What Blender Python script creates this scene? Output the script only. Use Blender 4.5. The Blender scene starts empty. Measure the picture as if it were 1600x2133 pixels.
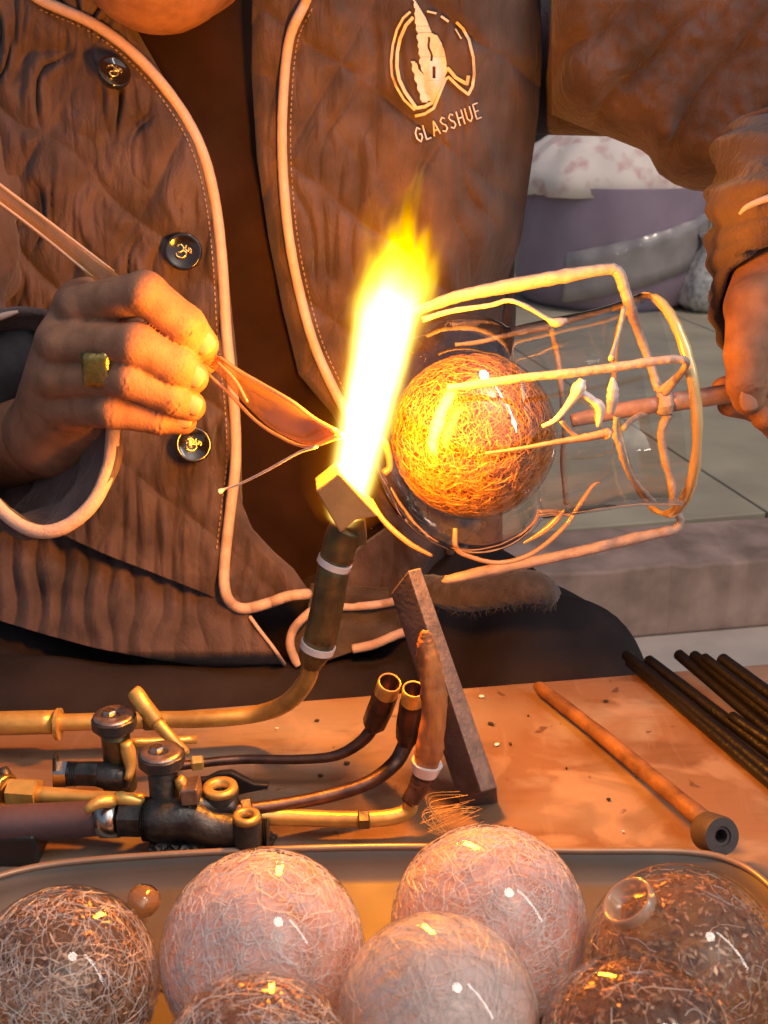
import bpy, bmesh, math, random
import numpy as np
from mathutils import Vector, Matrix

random.seed(7)
rng = np.random.default_rng(11)
sc = bpy.context.scene
col = sc.collection

# ------------------------------------------------------------------ camera
PITCH = math.radians(20.0)
CH = 0.33                     # camera height above the table top (m)
FPX, CX, CY = 2400.0, 800.0, 1066.5
cam_d = bpy.data.cameras.new("camera")
cam_d.sensor_fit = 'VERTICAL'
cam_d.sensor_height = 24.0
cam_d.lens = 24.0 * FPX / 2133.0
cam_d.clip_start = 0.01
cam_d.clip_end = 60
cam_d.dof.use_dof = True
cam_d.dof.focus_distance = 0.60
cam_d.dof.aperture_fstop = 18
cam = bpy.data.objects.new("camera", cam_d)
cam.location = (0, 0, CH)
cam.rotation_euler = (math.pi / 2 - PITCH, 0, 0)
col.objects.link(cam)
sc.camera = cam

# ------------------------------------------------------------------ world, sun
SUN_EL, SUN_ROT = math.radians(52), math.radians(140)
w = bpy.data.worlds.new("World")
sc.world = w
w.use_nodes = True
nt = w.node_tree
bg = nt.nodes["Background"]
sky = nt.nodes.new("ShaderNodeTexSky")
sky.sky_type = 'NISHITA'
sky.sun_disc = False
sky.sun_elevation = SUN_EL
sky.sun_rotation = SUN_ROT
sky.air_density = 1.0
sky.dust_density = 4.0
nt.links.new(sky.outputs[0], bg.inputs[0])
bg.inputs[1].default_value = 0.068
sun_d = bpy.data.lights.new("sun", 'SUN')
sun_d.energy = 0.52
sun_d.angle = math.radians(10)
sun_d.color = (1.0, 0.80, 0.70)
sun = bpy.data.objects.new("sun", sun_d)
# light arrives from above, behind the camera and to the right
sdir = Vector((0.40, -0.28, 1.10)).normalized()
sun.rotation_euler = sdir.to_track_quat('Z', 'Y').to_euler()
col.objects.link(sun)

lamp_d = bpy.data.lights.new("tube_light", 'AREA')
lamp_d.shape = 'RECTANGLE'
lamp_d.size, lamp_d.size_y = 0.07, 1.3
lamp_d.energy = 4.0
lamp_d.color = (1.0, 0.93, 0.86)
lamp = bpy.data.objects.new("tube_light", lamp_d)
lamp.location = (1.25, -0.15, 1.15)
lamp.rotation_euler = (Vector((1.25, -0.15, 1.15)) - Vector((0.1, 0.6, 0.0))).to_track_quat('Z', 'Y').to_euler()
col.objects.link(lamp)

sc.view_settings.view_transform = 'Standard'
sc.view_settings.look = 'None'
sc.view_settings.gamma = 1.0
sc.view_settings.exposure = 0.28
sc.view_settings.use_curve_mapping = False
sc.cycles.use_denoising = True
sc.cycles.max_bounces = 9
sc.cycles.diffuse_bounces = 3
sc.cycles.glossy_bounces = 4
sc.cycles.transmission_bounces = 6
sc.cycles.transparent_max_bounces = 40
sc.cycles.volume_bounces = 0
sc.cycles.sample_clamp_indirect = 14.0
sc.cycles.caustics_reflective = False
sc.cycles.caustics_refractive = False

# ------------------------------------------------------------------ projection helpers
cp, sp = math.cos(PITCH), math.sin(PITCH)


def ray(px, py):
    u = (px - CX) / FPX
    v = (CY - py) / FPX
    return np.array([u, cp + v * sp, -sp + v * cp])


def PY(px, py, Y):
    """point seen at photo pixel (px,py) on the upright plane y = Y"""
    r = ray(px, py)
    return Vector(np.array([0, 0, CH]) + r * (Y / r[1]))


def PZ(px, py, z):
    """point seen at photo pixel (px,py) on the level plane z"""
    r = ray(px, py)
    return Vector(np.array([0, 0, CH]) + r * ((z - CH) / r[2]))


def PA(px, py, v):
    """v is a height above the table when small, else the distance y of an upright plane"""
    return PZ(px, py, v) if v < 0.3 else PY(px, py, v)


def depth(p):
    return (p[1] * cp - (p[2] - CH) * sp)


def rad(px, p):
    """length in metres of px photo pixels at the depth of p"""
    return px * depth(p) / FPX


# ------------------------------------------------------------------ scene helpers
def link(name, me, m=None, parent=None, smooth=False):
    o = bpy.data.objects.new(name, me)
    if m is not None:
        me.materials.clear()
        me.materials.append(m)
    if smooth:
        me.polygons.foreach_set('use_smooth', [True] * len(me.polygons))
    col.objects.link(o)
    if parent is not None:
        o.parent = parent
        o.matrix_parent_inverse = Matrix.Translation(-parent.location)
    return o


def tag(o, label=None, cat=None, group=None, kind=None):
    if label: o['label'] = label
    if cat: o['category'] = cat
    if group: o['group'] = group
    if kind: o['kind'] = kind
    return o


def thing(name, loc, label, cat, group=None):
    o = bpy.data.objects.new(name, None)
    o.empty_display_size = 0.02
    o.location = loc
    col.objects.link(o)
    return tag(o, label, cat, group)


def recentre(o):
    """move a parentless mesh's origin to the centre of its base"""
    me = o.data
    n = len(me.vertices)
    a = np.empty(n * 3)
    me.vertices.foreach_get('co', a)
    a = a.reshape(-1, 3)
    c = (a.min(0) + a.max(0)) / 2
    c[2] = a[:, 2].min()
    a -= c
    me.vertices.foreach_set('co', a.ravel())
    o.location = c
    return o


def mesh_from(name, V, F):
    me = bpy.data.meshes.new(name)
    me.from_pydata([tuple(v) for v in V], [], [tuple(f) for f in F])
    me.update()
    return me


def catmull(pts, n=8):
    P = [np.array(p, float) for p in pts]
    if len(P) < 3:
        return [P[0] + (P[-1] - P[0]) * i / n for i in range(n + 1)]
    out = []
    Q = [2 * P[0] - P[1]] + P + [2 * P[-1] - P[-2]]
    for i in range(1, len(Q) - 2):
        a, b, c, d = Q[i - 1:i + 3]
        for k in range(n):
            t = k / n
            out.append(0.5 * (2 * b + (c - a) * t + (2 * a - 5 * b + 4 * c - d) * t * t + (3 * b - a - 3 * c + d) * t ** 3))
    out.append(P[-1])
    return out


def tube_data(pts, radii, seg=12, caps=True, squash=1.0, up=None, closed=False, wob=0.0):
    """swept tube; radii a number or a list alongside pts"""
    pts = [Vector(p) for p in pts]
    n = len(pts)
    if not hasattr(radii, '__len__'):
        radii = [radii] * n
    V, F = [], []
    ref = Vector(up) if up is not None else None
    nrm = None
    for i, p in enumerate(pts):
        if closed:
            t = pts[(i + 1) % n] - pts[i - 1]
        else:
            t = pts[min(i + 1, n - 1)] - pts[max(i - 1, 0)]
        if t.length < 1e-9:
            t = Vector((0, 0, 1))
        t.normalize()
        if ref is not None:
            a = ref - t * ref.dot(t)
        elif nrm is None:
            r0 = Vector((0, 0, 1)) if abs(t.z) < 0.9 else Vector((1, 0, 0))
            a = r0 - t * r0.dot(t)
        else:
            a = nrm - t * nrm.dot(t)
        if a.length < 1e-6:
            a = t.orthogonal()
        a.normalize()
        nrm = a
        b = t.cross(a)
        r = radii[i]
        if wob:
            r *= 1 + wob * random.uniform(-1, 1)
        for k in range(seg):
            an = 2 * math.pi * k / seg
            V.append(p + a * (math.cos(an) * r * squash) + b * (math.sin(an) * r))
    m = n if closed else n - 1
    for i in range(m):
        for k in range(seg):
            A = i * seg + k
            B = i * seg + (k + 1) % seg
            j = (i + 1) % n
            F.append((A, B, j * seg + (k + 1) % seg, j * seg + k))
    if caps and not closed:
        F.append(tuple(range(seg - 1, -1, -1)))
        F.append(tuple((n - 1) * seg + k for k in range(seg)))
    return V, F


def merge(*parts):
    V, F = [], []
    for v, f in parts:
        o = len(V)
        V += list(v)
        F += [tuple(i + o for i in q) for q in f]
    return V, F


def rspline(spec, n=8, mode='Y'):
    """spec rows (px,py,Y_or_z,rpx) -> smoothed 3D points and radii in metres"""
    pts = []
    for s in spec:
        p = PA(s[0], s[1], s[2])
        pts.append([p.x, p.y, p.z, rad(s[3], p)])
    c = catmull(pts, n)
    return [Vector(q[:3]) for q in c], [max(q[3], 1e-5) for q in c]


def pipe(name, spec, m, parent=None, n=8, mode='Y', seg=14, smooth=True, squash=1.0, up=None, wob=0.0):
    P, Rr = rspline(spec, n, mode)
    V, F = tube_data(P, Rr, seg, squash=squash, up=up, wob=wob)
    o = link(name, mesh_from(name, V, F), m, parent, smooth)
    return o


def lathe_data(origin, axis, prof, seg=32, caps=False, ref=None):
    """prof: list of (t along axis, radius)"""
    ax = Vector(axis).normalized()
    a = ax.orthogonal().normalized() if ref is None else (Vector(ref) - ax * Vector(ref).dot(ax)).normalized()
    b = ax.cross(a)
    o = Vector(origin)
    V, F = [], []
    for t, r in prof:
        for k in range(seg):
            an = 2 * math.pi * k / seg
            V.append(o + ax * t + a * (math.cos(an) * r) + b * (math.sin(an) * r))
    for i in range(len(prof) - 1):
        for k in range(seg):
            A = i * seg + k
            B = i * seg + (k + 1) % seg
            F.append((A, B, B + seg, A + seg))
    if caps:
        F.append(tuple(range(seg - 1, -1, -1)))
        F.append(tuple((len(prof) - 1) * seg + k for k in range(seg)))
    return V, F


def lathe(name, origin, axis, prof, m, parent=None, seg=32, caps=True, smooth=True, bevel=0):
    V, F = lathe_data(origin, axis, prof, seg, caps)
    o = link(name, mesh_from(name, V, F), m, parent, smooth)
    if smooth:
        edge_split(o)
    return o


def edge_split(o, ang=40):
    md = o.modifiers.new('edges', 'EDGE_SPLIT')
    md.split_angle = math.radians(ang)


def box_data(c, ax, ay, az):
    """c centre, ax/ay/az half-extent vectors"""
    c = Vector(c); ax = Vector(ax); ay = Vector(ay); az = Vector(az)
    V = [c + ax * i + ay * j + az * k for i in (-1, 1) for j in (-1, 1) for k in (-1, 1)]
    F = [(0, 1, 3, 2), (4, 6, 7, 5), (0, 4, 5, 1), (2, 3, 7, 6), (0, 2, 6, 4), (1, 5, 7, 3)]
    return V, F


def fix_normals(o):
    bm = bmesh.new()
    bm.from_mesh(o.data)
    bmesh.ops.recalc_face_normals(bm, faces=bm.faces[:])
    bm.to_mesh(o.data)
    bm.free()


def bevel(o, wdt, seg=2):
    md = o.modifiers.new('bevel', 'BEVEL')
    md.width = wdt
    md.segments = seg
    md.limit_method = 'ANGLE'
    return o


# numpy noise ------------------------------------------------------------
_perm = rng.random((256, 256))


def vnoise(x, y):
    xi = np.floor(x).astype(int)
    yi = np.floor(y).astype(int)
    xf = x - xi
    yf = y - yi
    u = xf * xf * xf * (xf * (xf * 6 - 15) + 10)
    v = yf * yf * yf * (yf * (yf * 6 - 15) + 10)
    g = lambda i, j: _perm[i % 256, j % 256]
    return (g(xi, yi) * (1 - u) * (1 - v) + g(xi + 1, yi) * u * (1 - v) + g(xi, yi + 1) * (1 - u) * v + g(xi + 1, yi + 1) * u * v)


def fbm(x, y, o=3):
    s = 0; a = 0.5
    for i in range(o):
        s = s + a * vnoise(x + 17.3 * i, y + 9.1 * i)
        x = x * 2; y = y * 2; a *= 0.5
    return s


# ------------------------------------------------------------------ materials
def mat(name, color, rough=0.6, metal=0.0, var=0.0, vscale=40.0, bump=0.0, bscale=300.0, col2=None, spec=0.5,
        stretch=None, sheen=0.0, coat=0.0, vdetail=5.0, sss=0.0, vlo=0.35, vhi=0.65):
    m = bpy.data.materials.new(name)
    m.use_nodes = True
    t = m.node_tree
    b = t.nodes['Principled BSDF']
    b.inputs['Base Color'].default_value = (*color, 1)
    b.inputs['Roughness'].default_value = rough
    b.inputs['Metallic'].default_value = metal
    b.inputs['Specular IOR Level'].default_value = spec
    if sheen: b.inputs['Sheen Weight'].default_value = sheen
    if coat: b.inputs['Coat Weight'].default_value = coat
    if sss:
        b.inputs['Subsurface Weight'].default_value = sss
        b.inputs['Subsurface Radius'].default_value = (0.006, 0.002, 0.001)
        b.inputs['Subsurface Scale'].default_value = 1.0
    tc = t.nodes.new('ShaderNodeTexCoord')
    src = tc.outputs['Object']
    if stretch:
        mp = t.nodes.new('ShaderNodeMapping')
        mp.inputs['Scale'].default_value = stretch
        t.links.new(src, mp.inputs[0])
        src = mp.outputs[0]
    if var or col2:
        n = t.nodes.new('ShaderNodeTexNoise')
        n.inputs['Scale'].default_value = vscale
        n.inputs['Detail'].default_value = vdetail
        t.links.new(src, n.inputs['Vector'])
        r = t.nodes.new('ShaderNodeValToRGB')
        c2 = col2 if col2 else tuple(c * (1 - var) for c in color)
        r.color_ramp.elements[0].color = (*c2, 1)
        r.color_ramp.elements[1].color = (*color, 1)
        r.color_ramp.elements[0].position = vlo
        r.color_ramp.elements[1].position = vhi
        t.links.new(n.outputs[0], r.inputs[0])
        t.links.new(r.outputs[0], b.inputs['Base Color'])
        mr = t.nodes.new('ShaderNodeMapRange')
        mr.inputs['To Min'].default_value = min(1, rough * 1.2)
        mr.inputs['To Max'].default_value = rough * 0.85
        t.links.new(n.outputs[0], mr.inputs[0])
        t.links.new(mr.outputs[0], b.inputs['Roughness'])
    if bump:
        n2 = t.nodes.new('ShaderNodeTexNoise')
        n2.inputs['Scale'].default_value = bscale
        n2.inputs['Detail'].default_value = 4
        t.links.new(src, n2.inputs['Vector'])
        bp = t.nodes.new('ShaderNodeBump')
        bp.inputs['Strength'].default_value = bump
        bp.inputs['Distance'].default_value = 0.001
        t.links.new(n2.outputs[0], bp.inputs['Height'])
        t.links.new(bp.outputs[0], b.inputs['Normal'])
    return m


def glass_mat(name, tint=(1, 1, 1), ior=1.5, rough=0.02, body=0.0, bodycol=(0.8, 0.8, 0.8), boost=1.0, bmp=0.06, bsc=60):
    """thin clear glass: sees through, reflects by fresnel"""
    m = bpy.data.materials.new(name)
    m.use_nodes = True
    t = m.node_tree
    t.nodes.clear()
    out = t.nodes.new('ShaderNodeOutputMaterial')
    tr = t.nodes.new('ShaderNodeBsdfTransparent')
    tr.inputs[0].default_value = (*tint, 1)
    gl = t.nodes.new('ShaderNodeBsdfGlossy')
    gl.inputs['Roughness'].default_value = rough
    fr = t.nodes.new('ShaderNodeFresnel')
    ge = t.nodes.new('ShaderNodeNewGeometry')
    im = t.nodes.new('ShaderNodeMapRange')
    im.inputs['To Min'].default_value = ior
    im.inputs['To Max'].default_value = 1.0 / ior     # the sheet is thin: no inner total reflection
    t.links.new(ge.outputs['Backfacing'], im.inputs[0])
    t.links.new(im.outputs[0], fr.inputs[0])
    mu = t.nodes.new('ShaderNodeMath')
    mu.operation = 'MULTIPLY'
    mu.use_clamp = True
    mu.inputs[1].default_value = boost
    t.links.new(fr.outputs[0], mu.inputs[0])
    tn = t.nodes.new('ShaderNodeTexNoise')
    tn.inputs['Scale'].default_value = bsc
    bp = t.nodes.new('ShaderNodeBump')
    bp.inputs['Strength'].default_value = bmp
    bp.inputs['Distance'].default_value = 0.001
    tc = t.nodes.new('ShaderNodeTexCoord')
    t.links.new(tc.outputs['Object'], tn.inputs['Vector'])
    t.links.new(tn.outputs[0], bp.inputs['Height'])
    t.links.new(bp.outputs[0], gl.inputs['Normal'])
    mx = t.nodes.new('ShaderNodeMixShader')
    t.links.new(mu.outputs[0], mx.inputs[0])
    if body > 0:
        df = t.nodes.new('ShaderNodeBsdfDiffuse')
        df.inputs[0].default_value = (*bodycol, 1)
        m0 = t.nodes.new('ShaderNodeMixShader')
        m0.inputs[0].default_value = body
        t.links.new(tr.outputs[0], m0.inputs[1])
        t.links.new(df.outputs[0], m0.inputs[2])
        t.links.new(m0.outputs[0], mx.inputs[1])
    else:
        t.links.new(tr.outputs[0], mx.inputs[1])
    t.links.new(gl.outputs[0], mx.inputs[2])
    t.links.new(mx.outputs[0], out.inputs[0])
    return m


def milky_mat(name, color, lo, hi, scale, dens=1.0, stretch=(1, 1, 1), dist=1.5):
    """frothy white core: patchy cover, light passes through it"""
    m = bpy.data.materials.new(name)
    m.use_nodes = True
    t = m.node_tree
    t.nodes.clear()
    out = t.nodes.new('ShaderNodeOutputMaterial')
    tr = t.nodes.new('ShaderNodeBsdfTransparent')
    df = t.nodes.new('ShaderNodeBsdfDiffuse')
    df.inputs[0].default_value = (*color, 1)
    tl = t.nodes.new('ShaderNodeBsdfTranslucent')
    tl.inputs[0].default_value = (*color, 1)
    ms = t.nodes.new('ShaderNodeMixShader')
    ms.inputs[0].default_value = 0.35
    t.links.new(df.outputs[0], ms.inputs[1])
    t.links.new(tl.outputs[0], ms.inputs[2])
    tc = t.nodes.new('ShaderNodeTexCoord')
    mp = t.nodes.new('ShaderNodeMapping')
    mp.inputs['Scale'].default_value = stretch
    n = t.nodes.new('ShaderNodeTexNoise')
    n.inputs['Scale'].default_value = scale
    n.inputs['Detail'].default_value = 8
    n.inputs['Distortion'].default_value = dist
    t.links.new(tc.outputs['Object'], mp.inputs[0])
    t.links.new(mp.outputs[0], n.inputs['Vector'])
    mr = t.nodes.new('ShaderNodeMapRange')
    mr.inputs['From Min'].default_value = lo
    mr.inputs['From Max'].default_value = hi
    mr.inputs['To Max'].default_value = dens
    t.links.new(n.outputs[0], mr.inputs[0])
    mx = t.nodes.new('ShaderNodeMixShader')
    t.links.new(mr.outputs[0], mx.inputs[0])
    t.links.new(tr.outputs[0], mx.inputs[1])
    t.links.new(ms.outputs[0], mx.inputs[2])
    t.links.new(mx.outputs[0], out.inputs[0])
    return m


M = {}
M['jacket'] = mat('jacket_cloth', (0.122, 0.082, 0.078), 0.8, var=0.5, vscale=30, bump=0.5, bscale=900, sheen=0.15, spec=0.3)
def crinkle(m, scale, stretch, strength, dist):
    t = m.node_tree; b = t.nodes['Principled BSDF']
    tc = t.nodes.new('ShaderNodeTexCoord'); mp = t.nodes.new('ShaderNodeMapping'); mp.inputs['Scale'].default_value = stretch
    n = t.nodes.new('ShaderNodeTexNoise'); n.inputs['Scale'].default_value = scale; n.inputs['Detail'].default_value = 3
    n.inputs['Distortion'].default_value = 0.6
    t.links.new(tc.outputs['Object'], mp.inputs[0]); t.links.new(mp.outputs[0], n.inputs['Vector'])
    a = t.nodes.new('ShaderNodeMath'); a.operation = 'SUBTRACT'; a.inputs[1].default_value = .5
    t.links.new(n.outputs[0], a.inputs[0])
    c = t.nodes.new('ShaderNodeMath'); c.operation = 'ABSOLUTE'; t.links.new(a.outputs[0], c.inputs[0])
    bp = t.nodes.new('ShaderNodeBump'); bp.inputs['Strength'].default_value = strength; bp.inputs['Distance'].default_value = dist
    t.links.new(c.outputs[0], bp.inputs['Height'])
    old = b.inputs['Normal'].links[0].from_socket if b.inputs['Normal'].links else None
    if old: t.links.new(old, bp.inputs['Normal'])
    t.links.new(bp.outputs[0], b.inputs['Normal'])
crinkle(M['jacket'], 85, (1, 1, .28), .42, .009)
M['lining'] = mat('jacket_lining', (0.10, 0.075, 0.06), 0.9, var=0.4, vscale=60, bump=0.6, bscale=500)
M['fleece'] = mat('fleece', (0.12, 0.10, 0.09), 0.95, var=0.4, vscale=120, bump=0.9, bscale=600, sheen=0.4)
M['shirt'] = mat('dark_shirt', (0.036, 0.018, 0.012), 0.95, var=0.3, vscale=30, bump=0.3, bscale=900, spec=0.15)
M['trousers'] = mat('dark_trousers', (0.036, 0.027, 0.027), 0.85, var=0.35, vscale=20, bump=0.4, bscale=700, spec=0.2)
M['piping'] = mat('peach_piping', (0.66, 0.47, 0.37), 0.6, var=0.12, vscale=150, bump=0.4, bscale=700)
M['skin'] = mat('skin', (0.36, 0.185, 0.115), 0.58, var=0.3, vscale=90, bump=0.32, bscale=850, sss=0.06, spec=0.16)
M['nail'] = mat('nail', (0.48, 0.26, 0.17), 0.35, spec=0.5)
M['hair'] = mat('hair', (0.02, 0.014, 0.01), 0.5, bump=0.5, bscale=300)
M['white_print'] = mat('white_print', (0.80, 0.74, 0.68), 0.6, var=0.15, vscale=200)
M['cream_print'] = mat('cream_print', (0.88, 0.68, 0.42), 0.5, var=0.15, vscale=200)
M['button'] = mat('black_button', (0.012, 0.010, 0.010), 0.12, spec=0.6, coat=0.5)
M['gold'] = mat('gold', (0.95, 0.66, 0.25), 0.22, 1.0, var=0.2, vscale=200)
M['old_gold'] = mat('old_gold', (0.55, 0.40, 0.13), 0.28, 1.0, var=0.4, vscale=300, bump=0.4, bscale=400)
M['brass'] = mat('brass', (0.86, 0.52, 0.13), 0.34, 0.5, col2=(0.52, 0.30, 0.08), vscale=60, bump=0.2, bscale=300)
M['dark_brass'] = mat('dark_brass', (0.22, 0.155, 0.06), 0.42, 0.7, col2=(0.09, 0.07, 0.035), vscale=90, bump=0.4, bscale=300)
M['copper_dark'] = mat('dark_copper', (0.17, 0.085, 0.055), 0.38, 0.7, col2=(0.06, 0.035, 0.03), vscale=80, bump=0.3)
M['rust'] = mat('rusty_copper', (0.66, 0.24, 0.06), 0.6, 0.2, col2=(0.15, 0.055, 0.03), vscale=80, bump=1.0, bscale=200, stretch=(1, 1, 0.25))
M['gunmetal'] = mat('gunmetal', (0.10, 0.095, 0.085), 0.38, 0.7, col2=(0.045, 0.04, 0.038), vscale=120, bump=0.4, bscale=350)
M['steel'] = mat('steel', (0.62, 0.60, 0.56), 0.25, 1.0, var=0.3, vscale=100)
M['knob'] = mat('black_knob', (0.055, 0.05, 0.048), 0.35, 0.2, var=0.3, vscale=120, bump=0.3)
M['knob_top'] = mat('knob_top', (0.52, 0.38, 0.30), 0.3, 0.8, var=0.5, vscale=160, bump=0.3)
M['hose'] = mat('rubber_hose', (0.11, 0.065, 0.070), 0.45, var=0.2, vscale=60, bump=0.2)
M['black_plastic'] = mat('black_plastic', (0.02, 0.018, 0.018), 0.45, bump=0.2)
M['graphite'] = mat('graphite', (0.105, 0.082, 0.088), 0.55, 0.0, col2=(0.065, 0.050, 0.054), vscale=70, bump=0.3, bscale=500)
M['graphite_edge'] = mat('pale_graphite', (0.27, 0.20, 0.17), 0.45, 0.1, col2=(0.15, 0.115, 0.10), vscale=120, bump=0.4, bscale=400)  # paler tone for one long face of the bar
M['carbon'] = mat('carbon_rod', (0.007, 0.006, 0.006), 0.40, 0.0, var=0.4, vscale=90, bump=0.6, bscale=250)
M['wood_rod'] = mat('wood_rod', (0.24, 0.11, 0.04), 0.6, col2=(0.075, 0.03, 0.014), vscale=60, bump=0.8, bscale=250, stretch=(1, 1, 1))
M['rubber'] = mat('dark_rubber', (0.085, 0.065, 0.062), 0.6, var=0.3, vscale=80, bump=0.3)
M['wire'] = mat('pale_wire', (0.54, 0.45, 0.41), 0.5, 0.0, var=0.25, vscale=200, bump=0.8, bscale=260)
M['hub'] = mat('claw_hub', (0.46, 0.31, 0.25), 0.42, 0.3, var=0.3, vscale=200)
M['ceramic'] = mat('ceramic_block', (0.50, 0.25, 0.09), 0.7, var=0.2, vscale=80, bump=0.3)
M['white_ring'] = mat('white_ring', (0.85, 0.78, 0.75), 0.3, 0.2)
M['table'] = mat('table_top', (0.27, 0.15, 0.082), 0.48, col2=(0.16, 0.085, 0.043), vscale=7, bump=0.25, bscale=120, vdetail=9)
M['table_side'] = mat('table_side', (0.16, 0.09, 0.05), 0.6, var=0.3)
M['tray'] = mat('tray_metal', (0.11, 0.09, 0.075), 0.5, 0.1, var=0.25, vscale=25, bump=0.15, bscale=80)
M['tray_rim'] = mat('tray_rim', (0.36, 0.26, 0.19), 0.35, 0.4, var=0.2, vscale=50)
M['tile'] = mat('stone_tile', (0.44, 0.385, 0.27), 0.7, col2=(0.33, 0.285, 0.20), vscale=6, bump=0.3, bscale=60, vdetail=8)
M['kerb'] = mat('kerb_stone', (0.40, 0.275, 0.22), 0.8, col2=(0.21, 0.14, 0.11), vscale=14, bump=0.5, bscale=90, vdetail=8)
M['lower_floor'] = mat('lower_floor', (0.52, 0.44, 0.38), 0.7, var=0.2, vscale=12, bump=0.2, bscale=60)
M['grout'] = mat('grout', (0.05, 0.045, 0.04), 0.9)
M['tub'] = mat('mauve_plastic', (0.36, 0.27, 0.34), 0.4, var=0.2, vscale=8)
M['tub_band'] = mat('clear_tape', (0.36, 0.32, 0.31), 0.18, var=0.25, vscale=14, bump=0.6, bscale=30, coat=0.6)
M['cloth_white'] = mat('crumpled_cloth', (0.88, 0.76, 0.66), 0.85, col2=(0.68, 0.42, 0.38), vscale=16, bump=0.4, vdetail=4, vlo=0.3, vhi=0.48)
M['red'] = mat('red_scrap', (0.45, 0.05, 0.04), 0.7)
M['bag'] = mat('white_bag', (0.62, 0.60, 0.57), 0.4, var=0.5, vscale=60, bump=0.6, bscale=60)
M['wall'] = mat('dark_wall', (0.03, 0.026, 0.022), 0.9, var=0.3, vscale=2)
M['fibre'] = mat('white_fibre', (0.95, 0.86, 0.83), 0.45, var=0.2, vscale=100)
M['fibre_orange'] = mat('packed_fibre', (0.80, 0.44, 0.12), 0.5, var=0.35, vscale=120)  # packed ball: flame light glowing through it put into the fibre colour
M['fibre_grey'] = mat('pale_fibre', (0.88, 0.78, 0.72), 0.4, var=0.25, vscale=100)
M['flake'] = mat('amber_flake', (0.60, 0.34, 0.20), 0.35, 0.25, var=0.6, vscale=220)
M['glass'] = glass_mat('clear_glass', (0.99, 0.985, 0.97), 1.5, 0.015)
M['globe_glass'] = glass_mat('globe_glass', (0.95, 0.93, 0.90), 1.52, 0.02, boost=2.4, bmp=0.9, bsc=38)
M['lit_rim'] = mat('polished_rim', (0.90, 0.66, 0.30), 0.18, 0.3, coat=1.0)  # yellow gleam of the flame on the glass rim put into base colour
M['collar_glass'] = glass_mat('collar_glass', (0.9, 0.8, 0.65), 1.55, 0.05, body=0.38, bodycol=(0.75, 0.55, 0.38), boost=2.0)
M['orange_lit_glass'] = glass_mat('orange_lit_glass', (0.90, 0.72, 0.50), 1.55, 0.05, body=0.30, bodycol=(0.60, 0.34, 0.13), boost=1.6)  # flame light on clear glass put into an orange body colour
M['glass_edge_gleam'] = glass_mat('glass_edge_gleam', (0.92, 0.75, 0.55), 1.55, 0.06, body=0.45, bodycol=(0.80, 0.52, 0.30), boost=3.0)  # pale body colour stands for gleams along the glass
M['milk_pink'] = milky_mat('milky_pink', (0.92, 0.70, 0.66), 0.27, 0.53, 42, 0.97, dist=2.5)
M['milk_grey'] = milky_mat('milky_grey', (0.88, 0.78, 0.75), 0.20, 0.48, 45, 0.98, (1, 2.5, 1))
M['smoke'] = milky_mat('smoky_core', (0.27, 0.175, 0.125), 0.38, 0.62, 90, 0.93, dist=2.5)
M['orange_core'] = milky_mat('packed_core', (0.42, 0.12, 0.02), 0.2, 0.5, 90, .9, dist=2.5)  # orange glow of guided flame light put into the core colour

# ------------------------------------------------------------------ flame (light + volume) built below with the torch
FY = 0.508
FB, FT = PY(714, 1090, FY), PY(872, 368, FY + 0.004)
FAX = (FT - FB)
FL = FAX.length

# ================================================================== SETTING
ZP, ZF = -0.30, -0.41          # raised paving, lower floor


def slab(name, pts, z0, z1, m, parent=None, bev=0.0):
    n = len(pts)
    V = [Vector((p[0], p[1], z0)) for p in pts] + [Vector((p[0], p[1], z1)) for p in pts]
    F = [tuple(range(n - 1, -1, -1)), tuple(range(n, 2 * n))] + [(i, (i + 1) % n, n + (i + 1) % n, n + i) for i in range(n)]
    o = link(name, mesh_from(name, V, F), m, parent)
    fix_normals(o)
    if bev: bevel(o, bev, 2)
    return o


tag(slab('ground', [(-8, -4), (8, -4), (8, 9), (-8, 9)], ZF - 0.05, ZF, M['lower_floor']), 'pale concrete ground below the paving step', kind='structure')
# paving edge line and joint line
e0, e1 = PZ(1150, 1197, ZP), PZ(1600, 1163, ZP)
ed = (e1 - e0).normalized()
j0, j1 = PZ(1200, 1102, ZP), PZ(1600, 1069, ZP)
jd = (j1 - j0).normalized()
up_ = Vector((-ed.y, ed.x, 0))
plat = tag(slab('pavement', [(e0 - ed * 5 + up_ * 0.03)[:2], (e1 + ed * 5 + up_ * 0.03)[:2], (7.5, 8.5), (-7.5, 8.5)], ZF, ZP - 0.02, M['grout']),
           'raised stone pavement with a rough brown front edge', kind='structure')
# border stones along the step
g = 0.004
jw = (j0 - e0).dot(up_)
L0 = -2.15
for k in range(5):
    a, b = L0 + k * 1.25, L0 + (k + 1) * 1.25 - g
    base = e0 + ed * 0.35
    q = [base + ed * a, base + ed * b, base + ed * b + up_ * (jw - g), base + ed * a + up_ * (jw - g)]
    o = slab('kerb_stone', [p[:2] for p in q], ZF + 0.001, ZP, M['kerb'], plat)
    # rough chipped arris
    bm = bmesh.new(); bm.from_mesh(o.data)
    bmesh.ops.subdivide_edges(bm, edges=[e for e in bm.edges if e.calc_length() > 0.5], cuts=40, use_grid_fill=True)
    for v in bm.verts:
        d_ = (v.co - base).dot(up_)
        if d_ < 0.02 and v.co.z > ZP - 0.01:
            v.co.z -= random.uniform(0, 0.008); v.co += up_ * random.uniform(0, 0.010)
    bm.to_mesh(o.data); bm.free()
    bevel(o, 0.004, 2)
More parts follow.
